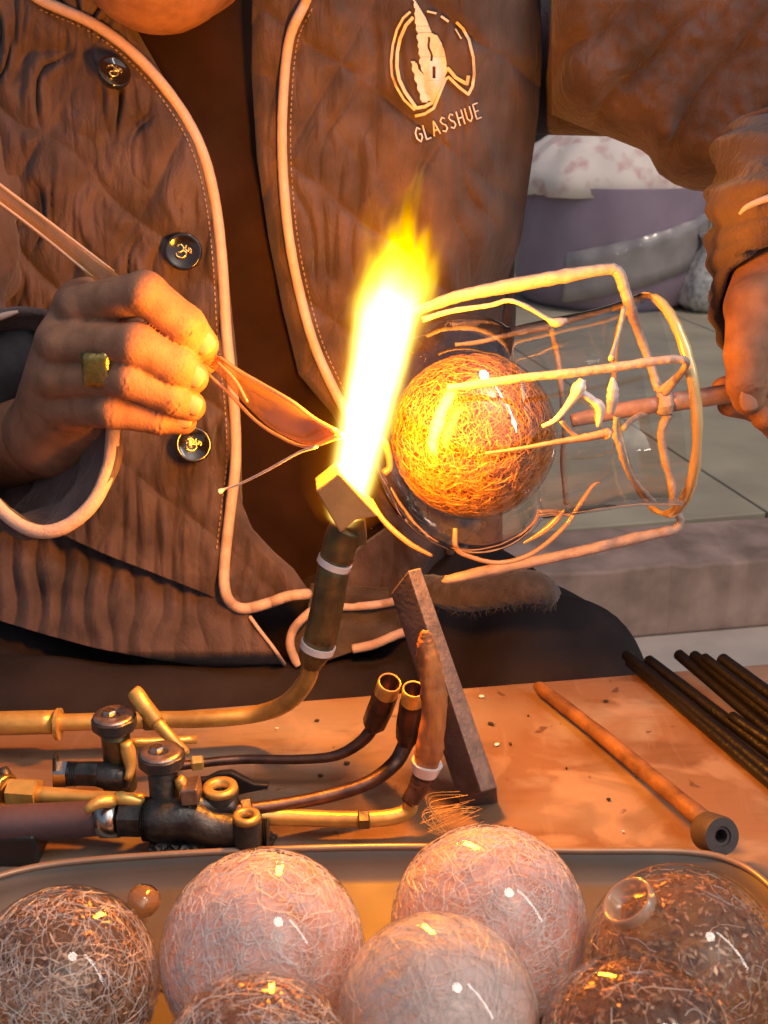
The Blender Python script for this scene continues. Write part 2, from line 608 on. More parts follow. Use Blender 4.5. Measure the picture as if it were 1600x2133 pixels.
# floor tiles behind the joint, split by the oblique joint
t0, t1 = PZ(1450, 972, ZP), PZ(1598, 1068, ZP)
td = (t0 - t1).normalized()      # running away from the step
for k in range(-3, 4):
    for r in range(5):
        w_, d_ = 0.62, 0.75
        base = t1 + jd * (k * w_) + td * (r * d_) + up_ * 0.003
        q = [base + jd * g, base + jd * w_, base + jd * w_ + td * (d_ - g), base + jd * g + td * (d_ - g)]
        slab('tile', [p[:2] for p in q], ZP - 0.02, ZP + random.uniform(-0.0006, 0.0006), M['tile'], plat, 0.002)
tag(slab('wall', [(-7, 7.0), (7, 7.0), (7, 7.2), (-7, 7.2)], ZF, 3.5, M['wall']), 'dark back wall added behind the stall for the shaded gap by the sleeve', kind='structure')  # dark wall put in to stand for shade between jacket and sleeve

# ---- mauve tub with crumpled cloth on top
tb = PZ(1283, 640, ZP); TR = rad(199, tb) * 1.02
tb = Vector((tb.x, tb.y + TR * 0.55, ZP))
tub_top = PY(1283, 372, tb.y).z - 0.01
TH = tub_top - ZP
tub = thing('storage_tub', tb, 'round mauve plastic tub wrapped in clear tape, standing on the pavement', 'tub')
lathe('bucket', tb, (0, 0, 1), [(0.012, 0.0), (0.012, TR * .80), (0.0, TR * .84), (0.02, TR * .93), (0.09, TR * 0.99), (TH * .55, TR), (TH - .015, TR * 1.005), (TH, TR * 1.0), (TH, TR * .9)], M['tub'], tub, 64, True)
# tape band, oblique
V, F = [], []
nb = 80
for i in range(nb + 1):
    an = -2.2 + i * 2.6 / nb
    for j in range(5):
        s = j / 4
        zc = TH * (0.42 + 0.26 * math.sin(an * 0.8 + 1.2)) + (s - .5) * 0.15
        rr = TR * 1.006 + 0.004 * math.sin(i * .7 + s * 5) * (0.3 + s) + .003
        V.append(tb + Vector((math.cos(an) * rr, math.sin(an) * rr, max(0.03, min(TH - .01, zc)))))
for i in range(nb):
    for j in range(4):
        F.append((i * 5 + j, (i + 1) * 5 + j, (i + 1) * 5 + j + 1, i * 5 + j + 1))
o = link('tape_band', mesh_from('tape', V, F), M['tub_band'], tub, True)
o.modifiers.new('s', 'SOLIDIFY').thickness = 0.002
# cloth
ct = PY(1250, 372, tb.y)
V, F = [], []
nr, na = 26, 90
for i in range(nr + 1):
    t_ = i / nr
    for k in range(na):
        an = 2 * math.pi * k / na
        rr = TR * (1.0 + 0.03 * math.sin(an * 5) + .02 * math.sin(an * 11)) * t_
        x, y = math.cos(an) * rr, math.sin(an) * rr
        h = 0.17 * (1 - t_ ** 2.4) ** 0.8 if t_ < 1 else 0
        h += 0.022 * (abs(fbm(np.array(x * 9 + 5), np.array(y * 16 + 5), 4) - .45) * 2) * (1 - t_ * .3) - (0.03 if t_ > .97 else 0)
        V.append(Vector((tb.x - 0.03 + x, tb.y + y, tub_top + h + .002)))
for i in range(nr):
    for k in range(na):
        F.append((i * na + k, (i + 1) * na + k, (i + 1) * na + (k + 1) % na, i * na + (k + 1) % na))
o = link('folded_cloth', mesh_from('cloth', V, F), M['cloth_white'], None, True)
o.modifiers.new('s', 'SOLIDIFY').thickness = 0.004
tag(recentre(o), 'crumpled pinkish white cloth heaped on the mauve tub', 'cloth')
rs = PY(1302, 352, tb.y - .24)
V, F = tube_data([rs + Vector((-.04, 0, -.004)), rs + Vector((0, 0, .008)), rs + Vector((.045, 0.0, .006))], [.004, .016, .004], 10, squash=.5)
tag(recentre(link('cloth_scrap', mesh_from('scrap', V, F), M['red'], None, True)), 'small red scrap lying on the pinkish white cloth', 'cloth scrap')
# white bag right of the tub
bp_ = PZ(1462, 652, ZP)
V, F = lathe_data((bp_.x + .02, bp_.y + .05, ZP), (0, 0, 1), [(0, .0), (0, .05), (.03, .085), (.09, .08), (.15, .05), (.2, .02), (.23, .035), (.235, 0)], 28)
V = [v + Vector((random.uniform(-.006, .006), random.uniform(-.006, .006), 0)) for v in V]
tag(recentre(link('plastic_bag', mesh_from('bag', V, F), M['bag'], None, True)), 'crinkled white bag on the pavement behind the hanging sleeve', 'bag')

# ================================================================== TABLE
f0, f1 = PZ(0, 1508, 0), PZ(1600, 1381, 0)
fd = (f1 - f0).normalized()
A, B = f0 - fd * 0.5, f1 + fd * 0.55
tbl = thing('work_table', (0, 0.4, ZF), 'low scorched wooden work table under the torches and glass balls', 'table')
V, F = [], []
o = slab('table_top', [A[:2], B[:2], (B.x, 0.10), (A.x, 0.10)], -0.022, 0.0, M['table'], tbl, 0.002)
for (x, y) in ((A.x + .08, .16), (B.x - .08, .16), (A.x + .08, A.y - .06), (B.x - .08, B.y - .06)):
    V, F = box_data((x, y, (ZF - 0.022) / 2), (0.022, 0, 0), (0, 0.022, 0), (0, 0, (-0.022 - ZF) / 2))
    link('leg', mesh_from('leg', V, F), M['table_side'], tbl)
# table material: add scorch and stain layers
t = M['table'].node_tree
b = t.nodes['Principled BSDF']
prev = b.inputs['Base Color'].links[0].from_socket
tc = t.nodes.new('ShaderNodeTexCoord')
def layer(prev, scale, lo, hi, colr, fac, stretch=(1, 1, 1), detail=6, dist=0.5):
    mp = t.nodes.new('ShaderNodeMapping'); mp.inputs['Scale'].default_value = stretch
    mp.inputs['Rotation'].default_value = (0, 0, 0.8)
    t.links.new(tc.outputs['Object'], mp.inputs[0])
    n = t.nodes.new('ShaderNodeTexNoise'); n.inputs['Scale'].default_value = scale; n.inputs['Detail'].default_value = detail
    n.inputs['Distortion'].default_value = dist
    t.links.new(mp.outputs[0], n.inputs['Vector'])
    mr = t.nodes.new('ShaderNodeMapRange'); mr.inputs['From Min'].default_value = lo; mr.inputs['From Max'].default_value = hi
    mr.inputs['To Max'].default_value = fac
    t.links.new(n.outputs[0], mr.inputs[0])
    mx = t.nodes.new('ShaderNodeMix'); mx.data_type = 'RGBA'
    t.links.new(mr.outputs[0], mx.inputs[0]); t.links.new(prev, mx.inputs[6])
    mx.inputs[7].default_value = (*colr, 1)
    return mx.outputs[2]
prev = layer(prev, 10, 0.5, 0.62, (0.30, 0.26, 0.22), 0.75)
prev = layer(prev, 16, 0.56, 0.66, (0.13, 0.06, 0.03), 0.6, (1, 3, 1))
prev = layer(prev, 45, 0.52, 0.66, (0.16, 0.08, 0.035), 0.22, (1, 9, 1), 8, .2)
prev = layer(prev, 22, 0.58, 0.72, (0.40, 0.30, 0.22), 0.22, (5, 1, 1), 8, .6)
prev = layer(prev, 5, 0.48, 0.60, (0.22, 0.165, 0.125), 0.75, (1, 1, 1), 8, 1.5)
prev = layer(prev, 13, 0.55, 0.63, (0.36, 0.25, 0.17), 0.6, (1, 1.6, 1), 9, 1.2)
prev = layer(prev, 70, 0.66, 0.70, (0.09, 0.045, 0.03), 0.85)
t.links.new(prev, b.inputs['Base Color'])
# burnt specks and glass chips lying on the table
chip = bpy.data.meshes.new('chip')
bm = bmesh.new(); bmesh.ops.create_icosphere(bm, subdivisions=1, radius=1); bm.to_mesh(chip); bm.free()
bits = []
V, F = [], []
for (x, y, r, kind) in [(660, 1500, 6, 0), (1022, 1507, 8, 0), (723, 1589, 8, 0), (668, 1615, 7, 0), (1268, 1665, 6, 0), (1262, 1460, 6, 0), (1063, 1548, 4, 0),
                        (1035, 1550, 7, 1), (1298, 1732, 4, 1), (1220, 1772, 8, 1), (577, 1517, 5, 1), (1003, 1450, 8, 1), (1100, 1490, 3, 0), (1180, 1600, 3, 0), (1064, 1550, 3, 0)]:
    p = PZ(x, y, 0.001)
    bm = bmesh.new(); bmesh.ops.create_icosphere(bm, subdivisions=1, radius=1)
    vv = [Vector((v.co.x * rad(r, p) * 1.3, v.co.y * rad(r, p), v.co.z * .0012)) + p + Vector((random.uniform(-1, 1), random.uniform(-1, 1), 0)) * rad(r, p) * .2 for v in bm.verts]
    ff = [tuple(v.index for v in f.verts) for f in bm.faces]
    bm.free()
    r0_ = sum(vv, Vector()) / len(vv); vv = [r0_ + (v_ - r0_) * .7 for v_ in vv]; bits.append((kind, vv, ff))
for kd, nm, mm, lb in ((0, 'burnt_crumbs', M['black_plastic'], 'scattered small dark burnt crumbs on the table'), (1, 'glass_chips', M['fibre'], 'scattered pale glass chips on the table')):
    V, F = merge(*[(v, f) for k, v, f in bits if k == kd])
    tag(link(nm, mesh_from(nm, V, F), mm), lb, kind='stuff')

# ================================================================== TRAY with glass balls
rimspec = [(-190, 1905), (-60, 1850), (90, 1808), (320, 1786), (620, 1772), (900, 1768), (1180, 1776), (1420, 1778), (1530, 1800), (1610, 1856), (1680, 1950)]
rp = [PZ(x, y, 0.013) for x, y in rimspec]
rp += [Vector((rp[-1].x + .012, .30, .013)), Vector((rp[-1].x + .002, .20, .013)), Vector((rp[-1].x - .03, .165, .013)), Vector((0, .155, .013)), Vector((rp[0].x + .03, .165, .013)), Vector((rp[0].x - .005, .2, .013)), Vector((rp[0].x - .012, .3, .013))]
ring = [Vector(q) for q in catmull(rp + [rp[0]], 10)][:-1]
cen = sum(ring, Vector()) / len(ring)
tray = thing('tray', (cen.x, cen.y, 0), 'shallow grey metal tray with rounded corners holding the glass balls', 'tray')
prof = [(0.003, -0.0115), (0.006, -0.0112), (0.0058, -.003), (0.0035, 0.0), (0.001, 0.0012), (0.0, 0.001), (-.0012, 0), (-.004, -.004), (-.007, -.0095), (-.011, -.0112)]
V, F = [], []
n = len(ring)
for i, p in enumerate(ring):
    t_ = (ring[(i + 1) % n] - ring[i - 1]); t_.z = 0; t_.normalize()
    nrm = Vector((-t_.y, t_.x, 0))
    if nrm.dot(p - cen) < 0: nrm = -nrm
    for (o_, h_) in prof:
        V.append(p + nrm * o_ + Vector((0, 0, h_)))
npf = len(prof)
for i in range(n):
    for j in range(npf - 1):
        F.append((i * npf + j, i * npf + j + 1, ((i + 1) % n) * npf + j + 1, ((i + 1) % n) * npf + j))
V.append(Vector((cen.x, cen.y, ring[0].z - .0112)))
for i in range(n):
    F.append((i * npf + npf - 1, ((i + 1) % n) * npf + npf - 1, len(V) - 1))
o = link('pan', mesh_from('pan', V, F), M['tray'], tray, True)
fix_normals(o)
edge_split(o, 60)
# rolled rim
V, F = tube_data([p + Vector((0, 0, .001)) for p in ring], 0.0016, 10, closed=True)
link('rim', mesh_from('rim', V, F), M['tray_rim'], tray, True)


def fibre_cloud(c, R, n, seglen, nseg, r, r0=0.80, r1=0.97, curl=0.6, tang=True):
    """n bent strands inside a sphere shell"""
    V, F = [], []
    for _ in range(n):
        d = rng.normal(size=3); d /= np.linalg.norm(d)
        if d[1] > 0.55: d[1] *= -1         # the far side is hidden by the packed core
        rr = R * (r0 + (r1 - r0) * random.random())
        p = d * rr
        t_ = np.cross(d, rng.normal(size=3)); t_ /= np.linalg.norm(t_) + 1e-9
        pts = [p.copy()]
        for k in range(nseg):
            t_ = t_ + curl * rng.normal(size=3) * .5
            dn = p / (np.linalg.norm(p) + 1e-9)
            if tang: t_ = t_ - dn * t_.dot(dn) * .9
            t_ /= np.linalg.norm(t_) + 1e-9
            p = p + t_ * seglen * random.uniform(.6, 1.3)
            L = np.linalg.norm(p)
            if L > R * r1: p = p * (R * r1 / L)
            pts.append(p.copy())
        rad_ = r * random.uniform(.5, 1.3)
        base = len(V)
        for i, q in enumerate(pts):
            tt = pts[min(i + 1, nseg)] - pts[max(i - 1, 0)]
            a = np.cross(tt, [0.3, .5, .8]); a /= np.linalg.norm(a) + 1e-9
            b_ = np.cross(tt, a); b_ /= np.linalg.norm(b_) + 1e-9
            for k in range(3):
                an = 2.094 * k
                V.append(q + (a * math.cos(an) + b_ * math.sin(an)) * rad_ + c)
        for i in range(nseg):
            for k in range(3):
                F.append((base + i * 3 + k, base + i * 3 + (k + 1) % 3, base + i * 3 + 3 + (k + 1) % 3, base + i * 3 + 3 + k))
    return V, F


def flake_cloud(c, R, n, size, r0=.90, r1=.99):
    V, F = [], []
    for _ in range(n):
        d = rng.normal(size=3); d /= np.linalg.norm(d)
        if d[1] > 0.6: d[1] *= -1
        rr = R * random.uniform(r0, r1)
        t_ = np.cross(d, rng.normal(size=3)); t_ /= np.linalg.norm(t_)
        t_ = t_ + d * random.uniform(-.3, .3)
        b_ = np.cross(d, t_)
        l, w_ = size * random.uniform(.4, 1.6), size * random.uniform(.2, .55)
        base = len(V)
        o_ = c + d * rr
        th = d * size * .12
        for s in (0, 1):
            V += [o_ - t_ * l + th * s, o_ - b_ * w_ + th * s, o_ + t_ * l * .8 + b_ * w_ * .3 + th * s, o_ + b_ * w_ + th * s]
        F += [(base, base + 1, base + 2, base + 3), (base + 7, base + 6, base + 5, base + 4)]
        F += [(base + i, base + 4 + i, base + 4 + (i + 1) % 4, base + (i + 1) % 4) for i in range(4)]
    return V, F


def sphere_obj(name, c, R, m, parent, seg=56):
    bm = bmesh.new()
    bmesh.ops.create_uvsphere(bm, u_segments=seg, v_segments=seg // 2, radius=R)
    me = bpy.data.meshes.new(name)
    bm.to_mesh(me); bm.free()
    o = link(name, me, m, None, True)
    o.location = c
    if parent is not None:
        o.parent = parent
        o.matrix_parent_inverse = Matrix.Translation(-parent.location)
    return o


def stuffp(o):
    o['kind'] = 'stuff'
    return o


def ball(px, py, rpx, kind, label, lift=0.0, nf=1500):
    # solve the resting height so that the apparent radius matches
    R = 0.037
    for _ in range(20):
        c = PZ(px, py, 0.0035 + R + lift)
        R = rad(rpx, c) * 0.985
    root = thing('glass_ball', (c.x, c.y, c.z - R), label, 'glass ball', 'glass balls in the metal tray')
    sphere_obj('glass_shell', c, R, M['glass'], root)
    cc = np.array(c)
    if kind == 'pink':
        sphere_obj('milky_core', c, R * .945, M['milk_pink'], root, 40)
        V, F = fibre_cloud(cc, R, int(nf * 1.6), .0026, 5, .00015, .93, .992, .9)
        stuffp(link('fibres', mesh_from('fibres', V, F), M['fibre'], root))
    elif kind == 'grey':
        sphere_obj('milky_core', c, R * .96, M['milk_grey'], root, 40)
        V, F = fibre_cloud(cc, R, nf, .0035, 5, .00010, .95, .994, .4)
        stuffp(link('fibres', mesh_from('fibres', V, F), M['fibre_grey'], root))
    else:
        sphere_obj('smoky_core', c, R * .90, M['smoke'], root, 40)
        V, F = flake_cloud(cc, R, int(nf * 1.2), .0014)
        stuffp(link('flakes', mesh_from('flakes', V, F), M['flake'], root))
        V, F = fibre_cloud(cc, R, int(nf * (.8 if kind == 'mixed' else .10)), .0028, 5, .00012, .88, .99, .7)
        stuffp(link('fibres', mesh_from('fibres', V, F), M['fibre_grey'], root))
    return root, c, R


balls = []
for spec in ((1018, 1926, 208, 'pink', 'milky pink fibre-filled glass ball, farthest back, in front of the leaning dark bar'),
             (548, 1987, 217, 'pink', 'milky pink fibre-filled glass ball in front of the black valve body'),
             (132, 2052, 203, 'mixed', 'brown-flecked smoky glass ball with white threads at the left end of the tray'),
             (1424, 2018, 214, 'flake', 'smoky glass ball full of amber flakes with a round glass collar on its shoulder'),
             (912, 2120, 214, 'grey', 'smooth milky grey glass ball in the middle of the front row'),
             (535, 2242, 212, 'mixed', 'dark smoky glass ball of which only the top shows, left of the milky grey ball'),
             (1334, 2204, 215, 'flake', 'smoky amber-flecked glass ball without a collar, nearest the lower right corner')):
    lift = 0.0
    while True:                      # a ball that would cut into its neighbours sits up on them
        R = 0.037
        for _ in range(20):
            c = PZ(spec[0], spec[1], 0.0035 + R + lift)
            R = rad(spec[2], c) * 0.985
        if all((c - b_[1]).length > (R + b_[2]) * .985 for b_ in balls) or lift > .06: break
        lift += .002
    balls.append(ball(*spec[:5], lift))
# collar on ball 5
root, c, R = balls[3]
pc = PZ(1325, 1898, c.z + R * .75)
nd = (pc - c).normalized()
rr = rad(56, pc)
prof = [(R * .93, rr * .80), (R * .98, rr), (R * 1.03, rr * 1.05), (R * 1.10, rr * 1.02), (R * 1.12, rr * .93), (R * 1.09, rr * .84), (R * .98, rr * .76), (R * .95, rr * .6)]
V, F = lathe_data(c, nd, prof, 40)
o = link('collar', mesh_from('collar', V, F), M['collar_glass'], root, True)
# stray glass nub between balls, and the tuft of fibre by the far ball
gp = PZ(293, 1890, 0.03)
V, F = lathe_data(gp, (0.35, -0.4, 0.85), [(-.012, 0), (-.012, .004), (-.004, .0055), (.001, .0045), (.003, .006), (.007, .0065), (.009, .004), (.0095, 0)], 20)
tag(recentre(link('glass_stopper', mesh_from('stopper', V, F), M['orange_lit_glass'], None, True)), 'small clear glass stopper between the two left balls', 'glass stopper')
V, F = [], []
tp = PZ(905, 1735, 0.022)
for i in range(28):
    a0 = random.uniform(-.5, 1.0)
    s = tp + Vector((random.uniform(.0, .012), random.uniform(-.004, .004), random.uniform(-.004, .006)))
    pts = [s, s + Vector((-.006 * math.cos(a0), 0.002, .006 * math.sin(a0) + .002)), s + Vector((-.010 * math.cos(a0) + .004, .004, .012 * math.sin(a0) + .002)), s + Vector((.010, .002, .010 + .004 * math.sin(a0)))]
    v, f = tube_data([Vector(q) for q in catmull(pts, 4)], .00012, 3, caps=False)
    V, F = merge((V, F), (v, f))
tag(link('glass_fibre_tuft', mesh_from('tuft', V, F), M['fibre_orange']), 'fine tuft of loose glass fibre behind the farthest ball', 'fibre tuft', kind='stuff')

# ================================================================== TORCHES
torch = thing('gas_torch', PZ(420, 1600, 0.0), 'brass and gunmetal glassblowing torch set with a lit burner, valves and curved pipes', 'gas torch')
YB = 0.508
# tall lit burner
pipe('burner_tube', [(664, 1342, YB, 34), (682, 1260, YB, 34), (697, 1172, YB, 34)], M['dark_brass'], torch, 4)
pipe('burner_neck', [(700, 1165, YB, 35), (712, 1120, YB, 36), (722, 1098, YB, 36)], M['dark_brass'], torch, 4)
pipe('lower_socket', [(648, 1388, YB, 22), (652, 1370, YB, 30), (660, 1350, YB, 34)], M['dark_brass'], torch, 4)
for (x, y, x2, y2) in ((694, 1178, 699, 1166), (660, 1353, 664, 1340)):
    a, c_ = PY(x, y, YB), PY(x2, y2, YB)
    ax = (c_ - a)
    r_ = rad(36.5, a)
    lathe('ring', a, ax, [(0, r_ * .9), (0, r_), (ax.length, r_ * 1.02), (ax.length, r_ * .9)], M['white_ring'], torch, 28)
pipe('elbow_pipe', [(650, 1380, YB, 19), (638, 1418, YB + .003, 19), (600, 1462, YB + .012, 19), (540, 1486, .024, 18), (440, 1497, .022, 18), (300, 1500, .021, 18), (120, 1505, .021, 18), (-160, 1512, .021, 18)], M['brass'], torch, 8)
pipe('pipe_sleeve', [(-160, 1511, .021, 25), (20, 1506, .021, 25), (112, 1504, .021, 25)], M['brass'], torch, 4, seg=20)
a = PZ(122, 1508, .021)
lathe('washer', a, (1, 0, 0), [(-.001, .0055), (-.001, rad(33, a)), (.001, rad(33, a)), (.001, .0055)], M['brass'], torch, 32)
# burner block
def px_box(name, corners, Y, thick, m, parent, tiltx=0.0, bev=0.0008):
    if Y < .3:
        q_ = max(corners, key=lambda c_: c_[1]); Y = PZ(q_[0], q_[1], Y).y
    pts = [PY(x, y, Y + (x - corners[0][0]) * tiltx) for x, y in corners]
    n = len(pts)
    nrm = (pts[1] - pts[0]).cross(pts[2] - pts[0]).normalized()
    if nrm.y < 0: nrm = -nrm
    V = pts + [p + nrm * thick for p in pts]
    F = [tuple(range(n)), tuple(range(2 * n - 1, n - 1, -1))] + [(i, n + i, n + (i + 1) % n, (i + 1) % n) for i in range(n)]
    o = link(name, mesh_from(name, V, F), m, parent)
    fix_normals(o)
    if bev: bevel(o, bev)
    return o
px_box('burner_block', [(658, 1022), (706, 985), (790, 1076), (742, 1083), (709, 1111)], YB - .012, .018, M['ceramic'], torch, 0.00002)
px_box('block_holder', [(690, 1096), (758, 1084), (764, 1136), (694, 1150)], YB - .004, .014, M['dark_brass'], torch)

# flame ------------------------------------------------------------
m = bpy.data.materials.new('flame')
m.use_nodes = True
t = m.node_tree
t.nodes.clear()
out = t.nodes.new('ShaderNodeOutputMaterial')
tc = t.nodes.new('ShaderNodeTexCoord')


def nd_(op, a, b=None, clamp=False):
    n = t.nodes.new('ShaderNodeMath'); n.operation = op; n.use_clamp = clamp
    for i, v in enumerate((a, b)):
        if v is None: continue
        if isinstance(v, (int, float)): n.inputs[i].default_value = v
        else: t.links.new(v, n.inputs[i])
    return n.outputs[0]


sx = t.nodes.new('ShaderNodeSeparateXYZ')
t.links.new(tc.outputs['Object'], sx.inputs[0])
h = nd_('DIVIDE', sx.outputs[2], FL)
# flicker: displace x,y by rising noise
mp = t.nodes.new('ShaderNodeMapping'); mp.inputs['Scale'].default_value = (1, 1, 0.33); mp.inputs['Location'].default_value = (0.31, 0.12, 0.47)
t.links.new(tc.outputs['Object'], mp.inputs[0])
nz = t.nodes.new('ShaderNodeTexNoise'); nz.inputs['Scale'].default_value = 85; nz.inputs['Detail'].default_value = 2.0
t.links.new(mp.outputs[0], nz.inputs['Vector'])
sc3 = t.nodes.new('ShaderNodeSeparateColor')
t.links.new(nz.outputs['Color'], sc3.inputs[0])
amp = nd_('MULTIPLY', nd_('POWER', nd_('MAXIMUM', h, 0.0), 2.0), 0.046)
x_ = nd_('ADD', sx.outputs[0], nd_('MULTIPLY', nd_('SUBTRACT', sc3.outputs[0], 0.5), amp))
y_ = nd_('ADD', sx.outputs[1], nd_('MULTIPLY', nd_('SUBTRACT', sc3.outputs[1], 0.5), amp))
r_ = nd_('SQRT', nd_('ADD', nd_('MULTIPLY', x_, x_), nd_('MULTIPLY', y_, y_)))


def curve(src, pts):
    c = t.nodes.new('ShaderNodeFloatCurve')
    cm = c.mapping; cu = cm.curves[0]
    cu.points[0].location = pts[0]; cu.points[-1].location = pts[-1]
    for p in pts[1:-1]: cu.points.new(*p)
    cm.update()
    t.links.new(src, c.inputs['Value'])
    return c.outputs[0]


PXM = YB / 0.98 / FPX
wv = nd_('MULTIPLY', curve(h, [(0, .34), (.06, .56), (.25, .70), (.5, .82), (.64, .90), (.75, .84), (.85, .66), (.93, .42), (1, .22)]), 70 * PXM)
cf = curve(h, [(0, .9), (.08, 1), (.48, 1), (.58, .75), (.66, .35), (.73, .08), (.79, .0), (1, .0)])
yf = curve(h, [(0, 1), (.6, 1), (.74, .80), (.82, .36), (.9, .15), (1, .05)])
q = nd_('POWER', nd_('DIVIDE', r_, wv), 3.4)
gz = nd_('EXPONENT', nd_('MULTIPLY', q, -1.6))
body_e = nd_('MULTIPLY', nd_('MULTIPLY', gz, yf), 360.0)
qc = nd_('POWER', nd_('DIVIDE', r_, nd_('MULTIPLY', wv, 0.68)), 2.8)
core_e = nd_('MULTIPLY', nd_('MULTIPLY', nd_('EXPONENT', nd_('MULTIPLY', qc, -1.0)), cf), 260.0)
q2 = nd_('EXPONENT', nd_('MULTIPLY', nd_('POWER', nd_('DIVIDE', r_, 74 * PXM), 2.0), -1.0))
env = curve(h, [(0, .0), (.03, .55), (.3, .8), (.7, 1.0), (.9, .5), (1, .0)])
halo = nd_('MULTIPLY', nd_('MULTIPLY', q2, env), 12.0)  # wide faint emission imitates camera bloom round the flame
e1_ = t.nodes.new('ShaderNodeEmission'); e1_.inputs[0].default_value = (1.0, 0.60, 0.001, 1); t.links.new(body_e, e1_.inputs[1])
e2_ = t.nodes.new('ShaderNodeEmission'); e2_.inputs[0].default_value = (1.0, 0.95, 0.85, 1); t.links.new(core_e, e2_.inputs[1])
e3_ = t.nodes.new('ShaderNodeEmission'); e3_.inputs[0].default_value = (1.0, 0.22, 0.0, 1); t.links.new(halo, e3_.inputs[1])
ad = t.nodes.new('ShaderNodeAddShader'); t.links.new(e1_.outputs[0], ad.inputs[0]); t.links.new(e2_.outputs[0], ad.inputs[1])
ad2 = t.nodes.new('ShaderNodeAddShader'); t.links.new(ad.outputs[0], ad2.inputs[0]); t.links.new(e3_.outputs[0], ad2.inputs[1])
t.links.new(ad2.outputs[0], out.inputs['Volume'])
m.volume_intersection_method = 'FAST' if hasattr(m, 'volume_intersection_method') else None
try:
    m.cycles.volume_step_rate = 0.25
    m.cycles.homogeneous_volume = False
except Exception:
    pass
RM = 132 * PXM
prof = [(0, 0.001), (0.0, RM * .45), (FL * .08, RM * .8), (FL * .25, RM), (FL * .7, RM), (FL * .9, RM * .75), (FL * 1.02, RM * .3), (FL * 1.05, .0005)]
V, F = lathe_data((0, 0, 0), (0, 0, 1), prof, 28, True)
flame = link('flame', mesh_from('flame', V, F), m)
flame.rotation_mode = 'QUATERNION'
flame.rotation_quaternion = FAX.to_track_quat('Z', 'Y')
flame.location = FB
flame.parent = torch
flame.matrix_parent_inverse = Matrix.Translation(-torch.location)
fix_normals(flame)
# the light it gives
for k in range(10):
    hh = 0.05 + k * 0.072
    pw = 4.2 / 10 * (1.15 if 2 < k < 7 else .9)
    ld = bpy.data.lights.new('flame_light', 'POINT')
    ld.energy = pw * 1.6
    ld.color = (1.0, 0.29, 0.006)
    ld.shadow_soft_size = 0.010
    lo = bpy.data.objects.new('flame_light', ld)
    lo.location = FB + FAX * hh
    col.objects.link(lo)

# second, unlit burners --------------------------------------------
pipe('worn_burner', [(888, 1600, .462, 27), (897, 1545, .462, 29), (905, 1470, .463, 27), (896, 1395, .466, 25), (888, 1345, .468, 20), (885, 1322, .468, 12), (884, 1312, .468, 4)], M['rust'], torch, 7, seg=28, wob=.07)
o = [c_ for c_ in torch.children if c_.name.startswith('worn_burner')][-1]
for v in o.data.vertices:
    k_ = vnoise(np.array(v.co.x * 700), np.array(v.co.z * 160 + v.co.y * 500))
    v.co += v.normal * float(k_ - .5) * .0011
a, c_ = PY(884, 1612, .462), PY(890, 1588, .462)
lathe('ring', a, c_ - a, [(0, rad(22, a)), (.0005, rad(27, a)), ((c_ - a).length, rad(33, a)), ((c_ - a).length, rad(25, a))], M['white_ring'], torch, 28)
pipe('burner_neck', [(852, 1672, .459, 18), (866, 1650, .460, 20), (876, 1632, .461, 23), (884, 1610, .462, 24)], M['copper_dark'], torch, 5, wob=.06)
pipe('curved_pipe', [(858, 1660, .459, 16), (848, 1690, .014, 17), (800, 1704, .012, 17), (700, 1706, .012, 17), (600, 1702, .013, 18), (480, 1700, .016, 18), (400, 1700, .018, 18)], M['brass'], torch, 7)
# nozzle pair
for (tp_, bt_, ytop, ybot, r0) in (((812, 1422), (776, 1518), .490, .505, 25), ((862, 1436), (846, 1552), .480, .492, 24)):
    a, c_ = PY(*tp_, ytop), PY(*bt_, ybot)
    ax = c_ - a; L = ax.length; R0 = rad(r0, a)
    V, F = lathe_data(a, ax, [(L * .3, 0.0001), (L * .3, R0 * .55), (.002, R0 * .78), (0, R0 * .84)], 28)
    link('bore', mesh_from('bore', V, F), M['copper_dark'], torch, True)
    V, F = lathe_data(a, ax, [(0, R0 * .84), (-.0006, R0 * .9), (-.0003, R0), (.003, R0 * 1.02), (L * .22, R0)], 28)
    link('nozzle_rim', mesh_from('rim', V, F), M['brass'], torch, True)
    V, F = lathe_data(a, ax, [(L * .22, R0 * 1.0), (L * .26, R0 * 1.07), (L * .6, R0 * 1.1), (L * .85, R0 * 1.05), (L, R0 * .6)], 28)
    V = [v + Vector((random.uniform(-1, 1), random.uniform(-1, 1), random.uniform(-1, 1))) * .00035 for v in V]
    link('nozzle', mesh_from('nozzle', V, F), M['copper_dark'], torch, True)
pipe('curved_pipe', [(778, 1514, .505, 14), (752, 1545, .503, 13), (700, 1574, .018, 11), (620, 1582, .016, 10), (500, 1582, .016, 10), (400, 1592, .018, 10), (340, 1600, .02, 10)], M['copper_dark'], torch, 7)
pipe('curved_pipe', [(846, 1548, .492, 17), (822, 1590, .486, 16), (768, 1630, .020, 15), (690, 1656, .018, 15), (600, 1674, .018, 14), (510, 1686, .020, 14), (430, 1688, .022, 14)], M['copper_dark'], torch, 7)


